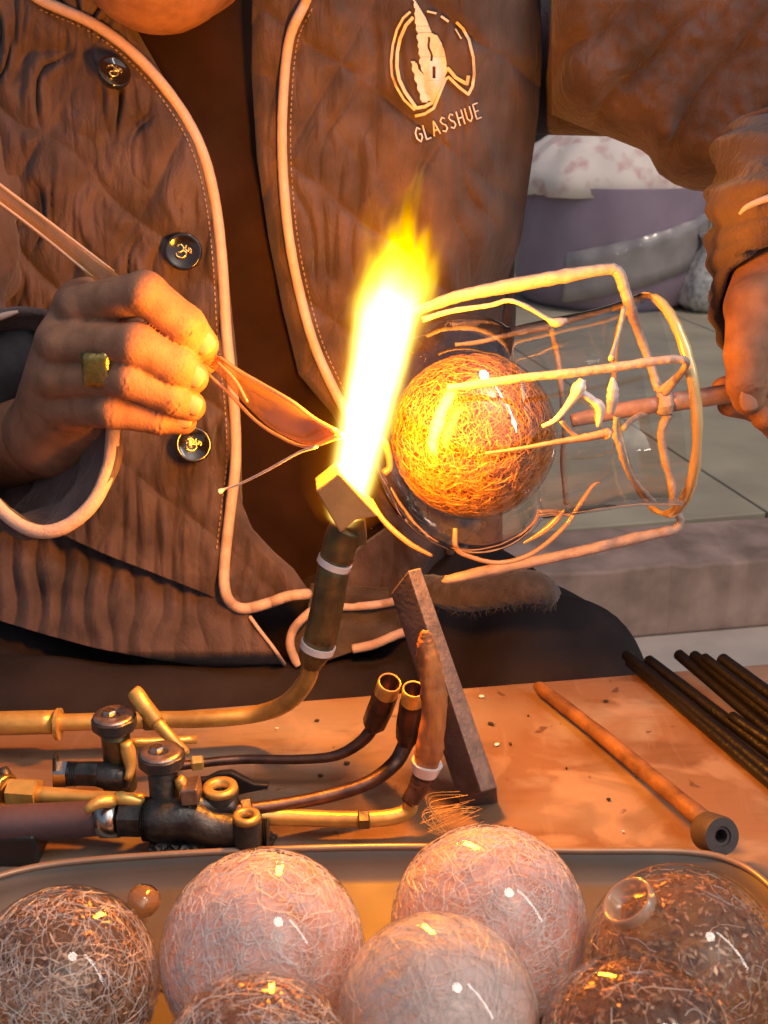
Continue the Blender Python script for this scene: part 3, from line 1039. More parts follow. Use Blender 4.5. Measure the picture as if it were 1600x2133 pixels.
# valves -------------------------------------------------------------
def valve(x, ytop, ybot, Yv, rk, rs, body_m):
    """round ribbed knob on an upright stem"""
    top = PY(x, ytop, Yv)
    bot = PY(x + 2, ybot, Yv)
    bot.x = top.x; bot.y = top.y
    R0, S0 = rad(rk, top), rad(rs, top)
    H = top.z - bot.z
    kh = R0 * 0.62
    # knob with scalloped edge
    seg = 48
    V = []
    pr = [(0, .55), (0, .93), (-kh * .08, 1.0), (-kh * .8, 1.0), (-kh * .95, .93), (-kh, .6)]
    for tt, rr_ in pr:
        for k in range(seg):
            an = 2 * math.pi * k / seg
            sc_ = 1 - (.05 * (0.5 + .5 * math.cos(an * 8)) if .9 < rr_ else 0)
            V.append(top + Vector((math.cos(an) * R0 * rr_ * sc_, math.sin(an) * R0 * rr_ * sc_, tt)))
    F = [(i * seg + (k + 1) % seg, i * seg + k, (i + 1) * seg + k, (i + 1) * seg + (k + 1) % seg) for i in range(len(pr) - 1) for k in range(seg)]
    F.append(tuple(range(seg))); F.append(tuple((len(pr) - 1) * seg + k for k in range(seg - 1, -1, -1)))
    kn = link('knob', mesh_from('knob', V, F), M['knob'], torch, True); edge_split(kn, 35)
    V, F = lathe_data(top, (0, 0, 1), [(.0003, R0 * .30), (.0010, R0 * .36), (.0012, R0 * .84), (.0002, R0 * .9)], 40)
    link('knob_plate', mesh_from('plate', V, F), M['knob_top'], kn, True)
    V, F = lathe_data(top + Vector((-.002, 0, 0)), (0, 0, 1), [(-.001, R0 * .33), (.0028, R0 * .31), (.0034, R0 * .26), (.0034, 0)], 6)
    link('nut', mesh_from('nut', V, F), M['steel'], kn)
    V, F = lathe_data(top, (0, 0, -1), [(kh, S0 * .75), (kh + H * .06, S0 * .8), (kh + H * .10, S0), (H * .72, S0), (H * .76, S0 * 1.2), (H, S0 * 1.2)], 24)
    st_ = link('stem', mesh_from('stem', V, F), body_m, torch, True); edge_split(st_)
    return top, bot


vt1, vb1 = valve(237, 1492, 1640, PZ(237, 1640, .010).y, 47, 30, M['dark_brass'])
vt2, vb2 = valve(336, 1568, 1725, PZ(336, 1725, .010).y, 49, 31, M['gunmetal'])
# valve A body: horizontal fittings
pipe('fitting', [(120, 1612, .022, 20), (140, 1612, .022, 24), (200, 1612, .022, 26), (236, 1618, .021, 30), (268, 1620, .021, 22)], M['gunmetal'], torch, 3)
pipe('silver_nut', [(118, 1612, .023, 30), (143, 1612, .023, 30)], M['steel'], torch, 2, seg=6, smooth=False)
pipe('silver_nut', [(164, 1612, .023, 25), (206, 1613, .023, 25)], M['gunmetal'], torch, 2, seg=6, smooth=False)
px_box('lever', [(108, 1578), (116, 1577), (118, 1640), (109, 1642)], .018, .006, M['black_plastic'], torch)
pipe('side_cock', [(262, 1545, .040, 12), (268, 1570, .034, 15), (272, 1600, .028, 11), (266, 1625, .024, 8)], M['brass'], torch, 3, wob=.08)
pipe('slim_pipe', [(70, 1655, .020, 19), (180, 1660, .020, 14), (230, 1661, .021, 13), (300, 1664, .022, 11)], M['brass'], torch, 4)
pipe('slim_pipe', [(270, 1546, .024, 9), (330, 1545, .022, 9), (410, 1540, .020, 9)], M['brass'], torch, 4)
pipe('union_nut', [(22, 1650, .020, 32), (80, 1654, .020, 32)], M['brass'], torch, 2, seg=6, smooth=False)
pipe('brass_knob', [(-60, 1635, .022, 20), (-14, 1640, .022, 34), (12, 1645, .022, 36), (18, 1647, .022, 26)], M['gold'], torch, 3, wob=.05)
pipe('small_knob', [(4, 1600, .030, 12), (10, 1622, .026, 17), (10, 1630, .024, 12)], M['knob'], torch, 3)
# valve B body
pipe('valve_body', [(300, 1705, .020, 40), (335, 1706, .020, 48), (390, 1706, .020, 46), (440, 1725, .016, 42), (500, 1735, .014, 40), (538, 1736, .014, 36)], M['gunmetal'], torch, 5, seg=20)
pipe('outlet_arm', [(385, 1690, .024, 34), (420, 1680, .024, 26), (492, 1680, .023, 24)], M['gunmetal'], torch, 5, seg=18)
for (x, y, zc_, r0, hh) in ((459, 1642, .031, 38, .012), (514, 1702, .029, 30, .013)):
    a = PZ(x, y, zc_)
    R0 = rad(r0, a)
    V, F = lathe_data(a, (0, 0, -1), [(.006, 0.0001), (.006, R0 * .45), (0.001, R0 * .5), (-.001, R0 * .62), (0, R0 * .92), (.001, R0), (hh, R0 * .98)], 30)
    o = link('socket', mesh_from('socket', V, F), M['gunmetal'], torch, True); edge_split(o)
    V, F = lathe_data(a, (0, 0, 1), [(-.002, R0 * .46), (.0013, R0 * .50), (.0018, R0 * .7), (.0014, R0 * .93), (-.001, R0 * 1.01), (-.001, R0 * .9)], 30)
    link('socket_rim', mesh_from('srim', V, F), M['brass'], torch, True)
pipe('hex_fitting', [(252, 1704, .020, 41), (298, 1705, .020, 41)], M['gunmetal'], torch, 2, seg=6, smooth=False)
px_box('square_nut', [(374, 1648), (410, 1645), (415, 1678), (378, 1681)], .030, .012, M['knob_top'], torch)
pipe('side_cock', [(372, 1620, .040, 10), (378, 1632, .037, 13), (380, 1646, .034, 9)], M['brass'], torch, 3)
pipe('stub', [(240, 1662, .030, 12), (262, 1664, .030, 15), (300, 1672, .028, 9)], M['brass'], torch, 3, wob=.1)
pipe('hose', [(-150, 1722, .018, 39), (0, 1716, .018, 39), (120, 1710, .018, 38), (222, 1703, .019, 36)], M['hose'], torch, 6, seg=24)
pipe('hose_clamp', [(213, 1703, .019, 42), (249, 1702, .020, 42)], M['steel'], torch, 2, seg=28)
pipe('clamp_screw', [(178, 1690, .030, 8), (205, 1672, .032, 14), (240, 1668, .031, 12)], M['brass'], torch, 3)
px_box('bracket', [(388, 1628), (430, 1624), (455, 1612), (482, 1610), (505, 1622), (530, 1634), (560, 1636), (558, 1645), (520, 1652), (470, 1664), (400, 1672)], .012, .004, M['black_plastic'], torch)
# dark foil-wrapped foot under the valve
fpth, fr = rspline([(322, 1752, .006, 22), (360, 1762, .007, 28), (430, 1764, .007, 27), (500, 1758, .006, 22), (548, 1748, .006, 20), (572, 1742, .004, 6)], 8)
V, F = tube_data(fpth, fr, 16, squash=.7)
V = [v + Vector((random.uniform(-1, 1), random.uniform(-1, 1), random.uniform(-1, 1))) * .0011 for v in V]
link('foot', mesh_from('foot', V, F), M['gunmetal'], torch)

# brass lever / stick
P, Rr = rspline([(277, 1436, .060, 8), (281, 1441, .059, 16), (300, 1470, .054, 18), (328, 1506, .046, 17), (330, 1509, .046, 14), (360, 1541, .040, 12), (386, 1566, .034, 9), (391, 1572, .033, 4)], 4)
V, F = tube_data(P, Rr, 16)
tag(recentre(link('brass_stick', mesh_from('stick', V, F), M['brass'], None, True)), 'tapered yellow brass stick leaning between the two valve knobs', 'stick')
# black box at far left
V, F = [], []
a = PZ(20, 1800, .022)
q0 = PZ(80, 1808, 0)
o = link('black_block', mesh_from('blk', *box_data((q0.x - .030, q0.y + .009, .0085), (.030, 0, 0), (0, .009, 0), (0, 0, .0082))), M['black_plastic'])
bevel(o, .002, 3)
tag(recentre(o), 'black plastic block lying under the hose at the left edge', 'block')

# ================================================================== GRAPHITE BAR
topq = [(814, 1236, .506), (850, 1188, .499), (876, 1182, .506), (875, 1192, .516), (862, 1205, .523), (825, 1240, .518)]
botq = [(956, 1668, .478), (1003, 1650, .468), (1036, 1640, .476), (1038, 1672, .487), (1020, 1697, .492), (972, 1703, .488)]
V = [PY(*q) for q in topq] + [PY(*q) for q in botq]
pt, pb = sum(V[:6], Vector()) / 6, sum(V[6:], Vector()) / 6
n = 6
F = [tuple(range(n)), tuple(range(2 * n - 1, n - 1, -1))] + [(i, n + i, n + (i + 1) % n, (i + 1) % n) for i in range(n)]
bar = link('graphite_bar', mesh_from('bar', V, F), M['graphite'])
fix_normals(bar)
bevel(bar, .0007)
bar.data.materials.append(M['graphite_edge'])
me_ = bar.data
for p_ in me_.polygons:
    if set(p_.vertices) == {1, 2, 7, 8}: p_.material_index = 1
tag(recentre(bar), 'dark faceted graphite bar leaning behind the rust-coloured burner', 'graphite bar')

# ================================================================== WOODEN ROD WITH BLACK DISC
rod = thing('wooden_rod_tool', PZ(1300, 1600, 0), 'thin brown wooden rod ending in a dark rubber disc with a hole', 'tool')
P, Rr = rspline([(1126, 1431, .006, 9), (1132, 1438, .006, 14), (1250, 1530, .007, 16), (1350, 1613, .009, 18), (1470, 1713, .013, 21)], 5, 'Z')
V, F = tube_data(P, Rr, 14, wob=.05)
link('shaft', mesh_from('shaft', V, F), M['wood_rod'], rod, True)
c_ = PZ(1490, 1737, .018)
ax = (P[-1] - P[0]).normalized()
axd = Vector((ax.x * .62, ax.y * .95, -.12)).normalized()
RD = rad(41, c_)
V, F = lathe_data(c_, -axd, [(-.0065, RD * .28), (-.0105, RD * .26), (-.0105, RD * .45), (-.0105, RD * .9), (-.009, RD), (.0065, RD), (.008, RD * .9), (.008, RD * .3)], 40)
# axd points away; build so the holed face looks at the viewer
V2, F2 = lathe_data(c_, Vector((.25, -.88, .40)).normalized(), [(-.008, 0.0001), (-.008, RD * .9), (-.0065, RD), (.0045, RD), (.006, RD * .93), (.006, RD * .50), (.0052, RD * .46), (.0050, RD * .34), (-.002, RD * .30), (-.002, .0001)], 44)
o = link('disc', mesh_from('disc', V2, F2), M['rubber'], rod, True); edge_split(o)

# ================================================================== CARBON RODS
rods = [((1303, 1363), (1760, 1735), 12, .006, 'black carbon rod with its tip farthest left, outermost of the bundle'),
        ((1349, 1374), (1800, 1718), 12, .008, 'second black carbon rod from the left, tip just right of the outermost one'),
        ((1412, 1362), (1800, 1690), 12, .014, 'black carbon rod at the left of the four whose tips reach past the table edge'),
        ((1444, 1364), (1860, 1700), 12, .018, 'black carbon rod immediately left of the short grey one'),
        ((1466, 1368), (1860, 1672), 10, .024, 'thin black carbon rod lying on top between its neighbours'),
        ((1502, 1372), (1900, 1664), 14, .022, 'thick glossy black carbon rod with its tip farthest right'),
        ((1522, 1490), (1850, 1712), 11, .013, 'short black carbon rod starting halfway down the bundle'),
        ((1310, 1378), (1700, 1712), 11, .004, 'lowest black carbon rod, half hidden under the outermost one')]
for (a_, b_, r0, z_, lb) in rods:
    pa, pb_ = PZ(*a_, z_), PZ(*b_, z_)
    dv = (pb_ - pa).normalized()
    pts = [pa, pa + dv * .0012] + [pa.lerp(pb_, k / 14) for k in range(1, 14)] + [pb_]
    rr = rad(r0, pa)
    V, F = tube_data(pts, [rr * .75] + [rr] * (len(pts) - 1), 12, wob=.02)
    o = link('carbon_rod', mesh_from('rod', V, F), M['carbon'], None, True)
    edge_split(o)
    tag(recentre(o), lb, 'rod', 'black carbon rods in a bundle at the right of the table')

# ================================================================== GLOBE WITH PACKED BALL, WIRE CLAW
GY = 0.600
g_c = PY(985, 908, GY)               # ball centre
GR = rad(175, g_c)
globe_c = PY(975, 905, GY)
a_end = PY(1378, 832, GY - .004)
gax = (a_end - globe_c)
GL = gax.length
gaxn = gax.normalized()
globe = thing('glass_globe', globe_c - Vector((0, 0, rad(250, globe_c))), 'clear glass globe with flared mouth, held in the flame around a packed ball', 'glass globe')
k_ = rad(1, globe_c)
prof = []
for i in range(0, 26):
    an = math.pi * (.02 + .68 * i / 25)
    prof.append((-math.cos(an) * 240 * k_ * .87, math.sin(an) * 250 * k_))
end_t, end_r = prof[-1]
tgt = [(165 * k_, 203 * k_), (215 * k_, 204 * k_), (300 * k_, 206 * k_), (350 * k_, 212 * k_), (GL, 222 * k_)]
prof = [p for p in prof if p[0] < 195 * k_] + tgt
cm_ = catmull([(p[0], p[1], 0) for p in prof], 3)
V, F = lathe_data(globe_c, gaxn, [(p[0], p[1]) for p in cm_], 72)
link('glass_wall', mesh_from('wall', V, F), M['globe_glass'], globe, True)
def mouth_pt(an, r_, t_):
    a_ = gaxn.orthogonal().normalized()
    a_ = (Vector((0, 0, 1)) - gaxn * gaxn.z).normalized()
    b_ = gaxn.cross(a_)
    return globe_c + gaxn * t_ + a_ * math.cos(an) * r_ + b_ * math.sin(an) * r_
# rim slightly turned so that it is seen as an oval
rim_pts = []
for i in range(72):
    an = 2 * math.pi * i / 72
    p = PY(1366 + 84 * math.sin(an) - 22 * math.cos(an), 842 - 228 * math.cos(an), GY)
    p2 = ray(1366 + 84 * math.sin(an) - 22 * math.cos(an), 842 - 228 * math.cos(an))
    Yk = GY - .045 * math.sin(an)
    rim_pts.append(PY(1366 + 84 * math.sin(an) - 22 * math.cos(an), 842 - 228 * math.cos(an), Yk))
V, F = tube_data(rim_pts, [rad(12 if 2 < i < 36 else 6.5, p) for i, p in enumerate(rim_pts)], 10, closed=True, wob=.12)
link('mouth_rim', mesh_from('mouth', V, F), M['lit_rim'], globe, True)
# strips standing for flame reflections along the globe edge
pipe('flame_gleam', [(772, 1040, .575, 5), (800, 1085, .572, 6), (850, 1130, .572, 6), (900, 1158, .574, 4)], M['glass_edge_gleam'], globe, 8)
pipe('flame_gleam', [(786, 905, .580, 6), (803, 925, .578, 8), (812, 970, .578, 7), (800, 985, .578, 9)], M['glass_edge_gleam'], globe, 6)
pipe('glass_edge_gleam', [(948, 1100, .570, 5), (950, 1140, .566, 6), (975, 1158, .566, 5), (1040, 1172, .568, 5), (1110, 1152, .572, 5), (1175, 1098, .578, 5), (1208, 1050, .582, 5), (1235, 1012, .586, 4), (1250, 1005, .588, 3)], M['glass_edge_gleam'], globe, 8)  # reflection lines on the bowl built as solid strips
pipe('glass_edge_gleam', [(1176, 1062, .566, 3), (1160, 1082, .566, 7), (1130, 1108, .566, 6), (1090, 1132, .566, 2)], M['glass_edge_gleam'], globe, 8)

pball = thing('packed_ball', g_c - Vector((0, 0, GR)), 'glass ball packed with fine curled fibres tinted orange for the flame glow, inside the clear globe', 'glass ball')
sphere_obj('glass_shell', g_c, GR * 1.0, M['glass'], pball, 64)
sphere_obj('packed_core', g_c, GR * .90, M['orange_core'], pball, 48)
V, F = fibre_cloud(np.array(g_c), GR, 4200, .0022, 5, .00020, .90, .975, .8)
stuffp(link('fibres', mesh_from('fibres', V, F), M['fibre_orange'], pball))

claw = thing('wire_claw', PY(1385, 850, GY) - Vector((0, 0, .05)), 'pale heat-scorched wire claw with a round handle gripping the glass globe', 'claw tool')


def wirep(name, spec, m_=None, n=6, wob=.09, seg=10):
    return pipe(name, spec, m_ or M['wire'], claw, n, 'Y', seg, wob=wob)


yb_, yf_ = GY + .045, GY - .062
wirep('arm', [(862, 650, GY - .005, 9), (900, 636, GY - .005, 11), (960, 616, GY - .005, 13), (1060, 596, GY, 15), (1160, 578, GY, 15), (1262, 561, GY, 13), (1288, 568, GY, 12), (1300, 600, GY, 12), (1313, 640, GY, 12), (1330, 690, GY + .01, 10), (1352, 750, GY + .01, 9), (1372, 812, GY, 10)])
wirep('arm', [(1392, 862, GY, 11), (1378, 900, GY, 9), (1384, 950, GY, 9), (1398, 1000, GY, 9), (1408, 1060, GY, 9), (1418, 1085, GY, 8), (1408, 1102, GY, 9), (1385, 1108, GY, 11), (1320, 1122, GY, 12), (1220, 1146, GY, 12), (1100, 1172, GY, 12), (1000, 1192, GY - .003, 12), (935, 1207, GY - .006, 10), (924, 1204, GY - .006, 7)])
wirep('arm', [(1386, 818, GY - .01, 9), (1404, 796, GY - .03, 8), (1430, 758, yf_ + .004, 8), (1404, 748, yf_, 9), (1300, 762, yf_, 10), (1200, 776, yf_, 9.5), (1100, 786, yf_, 9), (1000, 800, yf_, 9), (932, 808, yf_, 7)])
wirep('arm', [(1310, 634, GY + .01, 6), (1240, 652, yb_, 6), (1180, 668, yb_, 7), (1150, 680, yb_, 7), (1080, 693, yb_, 6), (1000, 712, yb_, 5), (948, 718, yb_, 4)])
wirep('thin_bar', [(1012, 944, yf_ - .002, 3), (1080, 935, yf_ - .002, 4.5), (1160, 921, yf_ - .002, 6), (1228, 910, yf_ - .002, 9), (1262, 903, yf_ - .002, 11), (1268, 905, yf_ - .002, 14)], M['hub'])
wirep('thin_bar', [(880, 666, GY - .03, 6), (940, 648, GY - .03, 5.5), (1020, 636, GY - .03, 5), (1060, 626, GY - .03, 5), (1100, 640, GY - .028, 5), (1140, 664, GY - .026, 5), (1156, 672, GY - .026, 10), (1180, 668, GY - .024, 6)])
wirep('hoop', [(1148, 685, yb_ - .01, 6), (1162, 740, yb_ - .005, 6), (1168, 790, yb_ - .02, 6), (1172, 850, yb_ - .02, 5.5), (1176, 900, yb_ - .02, 5.5), (1172, 960, yb_ - .02, 5.5), (1176, 1010, yb_ - .02, 5.5), (1180, 1048, yb_ - .03, 6)])
wirep('hoop', [(1300, 640, GY - .02, 5), (1290, 690, GY - .03, 4.5), (1277, 735, GY - .045, 5), (1274, 748, GY - .05, 8)])
wirep('hoop', [(1284, 868, GY - .042, 7), (1282, 905, GY - .043, 7), (1292, 930, GY - .044, 8), (1300, 960, GY - .044, 7), (1320, 1000, GY - .04, 7), (1345, 1030, GY - .03, 7), (1364, 1046, GY - .02, 6)], M['wire'], wob=.2)
wirep('prong_glint', [(1130, 888, yf_ + .004, 4), (1160, 872, yf_ + .002, 6), (1192, 832, yf_, 9), (1204, 812, yf_, 15), (1214, 790, yf_, 8)], M['white_ring'])
wirep('prong_glint', [(1204, 812, yf_, 9), (1232, 832, yf_ + .001, 8), (1250, 850, yf_ + .002, 11), (1246, 888, yf_ + .003, 5)], M['white_ring'])
wirep('prong_glint', [(1272, 862, yf_ + .012, 7), (1276, 830, yf_ + .012, 13), (1277, 804, yf_ + .012, 10), (1276, 786, yf_ + .012, 3)], M['white_ring'])  # white piece stands for the hot spot of light on the ring
wirep('prong_glint', [(1168, 876, yf_ + .002, 5), (1190, 900, yf_ + .004, 5), (1206, 912, yf_ + .004, 5)], M['hub'])
wirep('prong_glint', [(1366, 800, GY - .01, 7), (1376, 812, GY - .012, 8), (1392, 800, GY - .014, 7), (1414, 782, GY - .014, 7)], M['wire'])
wirep('prong_glint', [(1300, 892, GY - .03, 6), (1320, 872, GY - .01, 6), (1350, 860, GY, 6)], M['wire'])
pipe('shaft', [(1190, 876, GY, 14), (1240, 866, GY, 16), (1300, 854, GY, 17), (1372, 842, GY, 17)], M['hub'], claw, 4, seg=18)
pipe('hub', [(1368, 842, GY, 17), (1374, 842, GY, 26), (1392, 838, GY, 27), (1400, 837, GY, 20)], M['wire'], claw, 3, seg=8, smooth=False)
pipe('handle', [(1398, 838, GY, 20), (1440, 832, GY, 20), (1490, 824, GY, 20), (1640, 800, GY + .004, 20)], M['hub'], claw, 4, seg=20)

# ================================================================== FLAT GLASS ROD in the near hand, with a drawn thread
HY = 0.585
gr = thing('glass_rod', PY(300, 640, HY), 'long flattened amber-lit glass rod with a leaf-shaped blade, pointing into the flame', 'glass rod')
up0 = Vector((0.1, -1, 0.15))
pipe('rod', [(-80, 345, HY + .004, 21), (60, 450, HY + .004, 20), (210, 568, HY + .004, 20), (330, 662, HY - .012, 14), (452, 758, HY - .006, 15)], M['orange_lit_glass'], gr, 6, seg=20, squash=.35, up=up0)
pipe('blade', [(446, 754, HY - .008, 12), (480, 780, .572, 18), (530, 824, .558, 27), (585, 864, .542, 35), (635, 894, .528, 30), (672, 905, .518, 19), (706, 904, .510, 10)], M['orange_lit_glass'], gr, 8, seg=24, squash=.22, up=up0)
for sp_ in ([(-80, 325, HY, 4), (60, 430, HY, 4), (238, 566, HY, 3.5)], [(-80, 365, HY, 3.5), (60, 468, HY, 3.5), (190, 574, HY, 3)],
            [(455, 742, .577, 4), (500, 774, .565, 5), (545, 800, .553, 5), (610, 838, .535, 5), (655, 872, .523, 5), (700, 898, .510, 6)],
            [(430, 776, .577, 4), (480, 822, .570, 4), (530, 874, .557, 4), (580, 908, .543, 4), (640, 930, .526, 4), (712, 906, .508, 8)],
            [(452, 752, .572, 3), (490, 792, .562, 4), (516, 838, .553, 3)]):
    pipe('edge', sp_, M['glass_edge_gleam'], gr, 6, seg=8)
pipe('thread', [(660, 930, .520, 4), (620, 944, .530, 3), (560, 978, .545, 3), (500, 1008, .560, 2.5), (470, 1018, .566, 2.5), (458, 1024, .566, 6), (454, 1026, .566, 2)], M['fibre'], gr, 6, seg=8)

# ================================================================== PERSON
def surf_nets(fn, lo, hi, h):
    """smooth closed surface of fn<0 on a grid"""
    xs = [np.arange(lo[i], hi[i] + h, h) for i in range(3)]
    X, Y, Z = np.meshgrid(*xs, indexing='ij')
    D = fn(X, Y, Z).astype(np.float32)
    ins = D < 0
    nx, ny, nz = D.shape
    c = np.zeros((nx - 1, ny - 1, nz - 1, 3)); cnt = np.zeros((nx - 1, ny - 1, nz - 1))
    offs = [(i, j, k) for i in (0, 1) for j in (0, 1) for k in (0, 1)]
    sub = lambda A_, o: A_[o[0]:o[0] + nx - 1, o[1]:o[1] + ny - 1, o[2]:o[2] + nz - 1]
    for a_ in offs:
        for ax_ in range(3):
            if a_[ax_] == 1: continue
            b_ = list(a_); b_[ax_] = 1; b_ = tuple(b_)
            da, db = sub(D, a_), sub(D, b_)
            cr = (da < 0) != (db < 0)
            t_ = np.where(cr, da / np.where(cr, da - db, 1), 0)
            for q_ in range(3):
                val = a_[q_] + (t_ if q_ == ax_ else 0)
                c[..., q_] += np.where(cr, val, 0)
            cnt += cr
    act = cnt > 0
    idx = -np.ones(act.shape, int)
    ii = np.argwhere(act)
    idx[act] = np.arange(len(ii))
    V = (ii + c[act] / cnt[act][:, None]) * h + np.array([x[0] for x in xs])
    Fs = []
    for ax_ in range(3):
        sl0 = [slice(1, -1)] * 3; sl0[ax_] = slice(0, -1)
        sl1 = [slice(1, -1)] * 3; sl1[ax_] = slice(1, None)
        A0, A1 = ins[tuple(sl0)], ins[tuple(sl1)]
        cr = np.argwhere(A0 != A1)
        if not len(cr): continue
        flip = A0[tuple(cr.T)]
        base = cr.copy()
        o1, o2 = [q for q in range(3) if q != ax_]
        base[:, o1] += 1; base[:, o2] += 1
        def gi(d1, d2):
            b_ = base.copy(); b_[:, o1] -= d1; b_[:, o2] -= d2
            return idx[tuple(b_.T)]
        q = np.stack([gi(1, 1), gi(0, 1), gi(0, 0), gi(1, 0)], 1)
        if ax_ == 1: flip = ~flip
        q[~flip] = q[~flip][:, ::-1]
        Fs.append(q)
    return V, np.concatenate(Fs)


def np_mesh(name, V, F):
    me = bpy.data.meshes.new(name)
    me.vertices.add(len(V)); me.vertices.foreach_set('co', np.asarray(V, np.float32).ravel())
    me.loops.add(F.size); me.loops.foreach_set('vertex_index', F.ravel().astype(np.int32))
    me.polygons.add(len(F)); me.polygons.foreach_set('loop_start', (np.arange(len(F)) * 4).astype(np.int32))
    me.update(calc_edges=True)
    me.validate()
    return me


def capsule(X, Y, Z, a, b, ra, rb):
    a = np.array(a); b = np.array(b); d = b - a; L2 = max((d * d).sum(), 1e-9)
    t = np.clip(((X - a[0]) * d[0] + (Y - a[1]) * d[1] + (Z - a[2]) * d[2]) / L2, 0, 1)
    return np.sqrt((X - a[0] - t * d[0]) ** 2 + (Y - a[1] - t * d[1]) ** 2 + (Z - a[2] - t * d[2]) ** 2) - (ra + (rb - ra) * t)


def ellips(X, Y, Z, c, r):
    k = np.sqrt(((X - c[0]) / r[0]) ** 2 + ((Y - c[1]) / r[1]) ** 2 + ((Z - c[2]) / r[2]) ** 2)
    return (k - 1) * min(r)


def smin(a, b, k):
    h = np.clip(.5 + .5 * (b - a) / k, 0, 1)
    return b + (a - b) * h - k * h * (1 - h)


def hp(s):
    p = PY(s[0], s[1], s[2])
    return (p.x, p.y, p.z, rad(s[3], p))


# hand 1 (holds the glass rod) --------------------------------------
H1 = {
    'index': [(165, 640, .590, 46), (302, 610, .566, 45), (385, 678, .568, 43), (420, 718, .573, 36)],
    'middle': [(130, 715, .583, 48), (283, 718, .560, 45), (368, 764, .562, 42), (400, 786, .566, 35)],
    'ring': [(120, 785, .585, 46), (272, 790, .560, 41), (362, 828, .562, 38), (396, 846, .566, 33)],
    'little': [(140, 845, .590, 42), (235, 856, .564, 37), (330, 872, .566, 32), (382, 878, .569, 28)],
    'thumb': [(190, 870, .612, 48), (290, 810, .612, 38), (390, 765, .602, 34), (428, 752, .597, 28)],
}
P1 = [((105, 900, .625, 74), (160, 640, .600, 50)), ((105, 900, .625, 74), (128, 715, .592, 56)), ((105, 900, .625, 74), (118, 785, .592, 56)),
      ((110, 905, .625, 70), (140, 850, .594, 54)), ((150, 905, .615, 56), (196, 880, .602, 46)), ((190, 630, .602, 50), (250, 660, .596, 42))]
W1 = hp((105, 905, .625, 74))
E1 = (W1[0] - .17, W1[1] + .15, W1[2] - .07)


def crease(X, Y, Z, d, joint, nxt, amp, w_):
    j = np.array(joint[:3]); ax_ = np.array(nxt[:3]) - j; ax_ = ax_ / np.linalg.norm(ax_)
    t = (X - j[0]) * ax_[0] + (Y - j[1]) * ax_[1] + (Z - j[2]) * ax_[2]
    dist = np.sqrt((X - j[0]) ** 2 + (Y - j[1]) ** 2 + (Z - j[2]) ** 2)
    m_ = np.exp(-(t / w_) ** 2) * (dist < joint[3] * 1.9)
    return d + amp * np.cos(t * 2 * math.pi / .0026 + .8 * np.sin(X * 900 + Z * 700)) * m_ * (Y < j[1] + .002)


def hand_fn(fingers, palm, kf=.0008):
    def fn(X, Y, Z):
        D = None
        for a_, b_ in palm:
            A_, B_ = hp(a_), hp(b_)
            d = capsule(X, Y, Z, A_[:3], B_[:3], A_[3], B_[3])
            D = d if D is None else smin(D, d, .008)
        FD = None
        for nm, ch in fingers.items():
            q = [hp(s) for s in ch]
            f = None
            for i in range(len(q) - 1):
                # fingers swell a little at the joints and thin between them
                d = capsule(X, Y, Z, q[i][:3], q[i + 1][:3], q[i][3], q[i + 1][3])
                f = d if f is None else smin(f, d, .0025)
            f = crease(X, Y, Z, f, q[1], q[2], .00028, .0045)
            f = crease(X, Y, Z, f, q[2], q[3], .00060, .0040)
            FD = f if FD is None else smin(FD, f, kf)
            # only the knuckle end melts into the palm
        D = smin(D, FD, .0045)
        for nm in ('index', 'middle', 'ring', 'little'):
            a_ = hp(fingers[nm][0]); w_ = hp(palm[0][0])
            k_ = (a_[0], a_[1] - a_[3] * .55, a_[2])
            D = smin(D, np.sqrt((X - k_[0]) ** 2 + (Y - k_[1]) ** 2 + (Z - k_[2]) ** 2) - a_[3] * .62, .005)
        return D
    return fn


def bbox(fingers, palm, extra=()):
    pts = [hp(s) for ch in fingers.values() for s in ch] + [hp(s) for a_ in palm for s in a_] + list(extra)
    A_ = np.array([p[:3] for p in pts]); r_ = max(p[3] for p in pts) + .004
    return A_.min(0) - r_, A_.max(0) + r_


def with_arm(fn, w, e, r0, r1):
    return lambda X, Y, Z: smin(fn(X, Y, Z), capsule(X, Y, Z, w[:3], e, r0, r1), .012)


lo, hi = bbox(H1, P1)
lo[0] -= .02; lo[2] -= .02; hi[1] += .02
e1s = tuple(W1[i] + (E1[i] - W1[i]) * .35 for i in range(3))
V1, F1 = surf_nets(with_arm(hand_fn(H1, P1), W1, e1s, W1[3], .026), lo, hi, .00125)

# hand 2 (holds the claw handle) ------------------------------------
H2 = {
    'thumb': [(1575, 640, .605, 62), (1556, 735, .592, 46), (1556, 800, .586, 41), (1559, 832, .585, 34)],
    'index': [(1672, 690, .625, 46), (1640, 790, .640, 38), (1560, 800, .630, 33), (1508, 812, .616, 27)],
    'middle': [(1690, 730, .630, 46), (1650, 840, .645, 38), (1575, 846, .634, 32), (1520, 842, .618, 26)],
    'ring': [(1700, 760, .630, 44), (1670, 880, .645, 36), (1620, 885, .632, 31), (1590, 870, .618, 26)],
    'little': [(1710, 780, .632, 40), (1700, 900, .640, 32), (1660, 912, .630, 28), (1640, 900, .620, 24)],
}
P2 = [((1610, 540, .635, 74), (1580, 640, .612, 66)), ((1620, 540, .64, 70), (1670, 690, .63, 56)), ((1640, 560, .64, 70), (1700, 760, .635, 50)), ((1580, 640, .615, 60), (1672, 700, .63, 52))]
W2 = hp((1612, 530, .64, 72))
E2 = (W2[0] + .13, W2[1] + .17, W2[2] + .10)
lo, hi = bbox(H2, P2)
hi[2] += .01; hi[1] += .02
e2s = tuple(W2[i] + (E2[i] - W2[i]) * .3 for i in range(3))
V2, F2 = surf_nets(with_arm(hand_fn(H2, P2), W2, e2s, W2[3], .026), lo, hi, .0015)

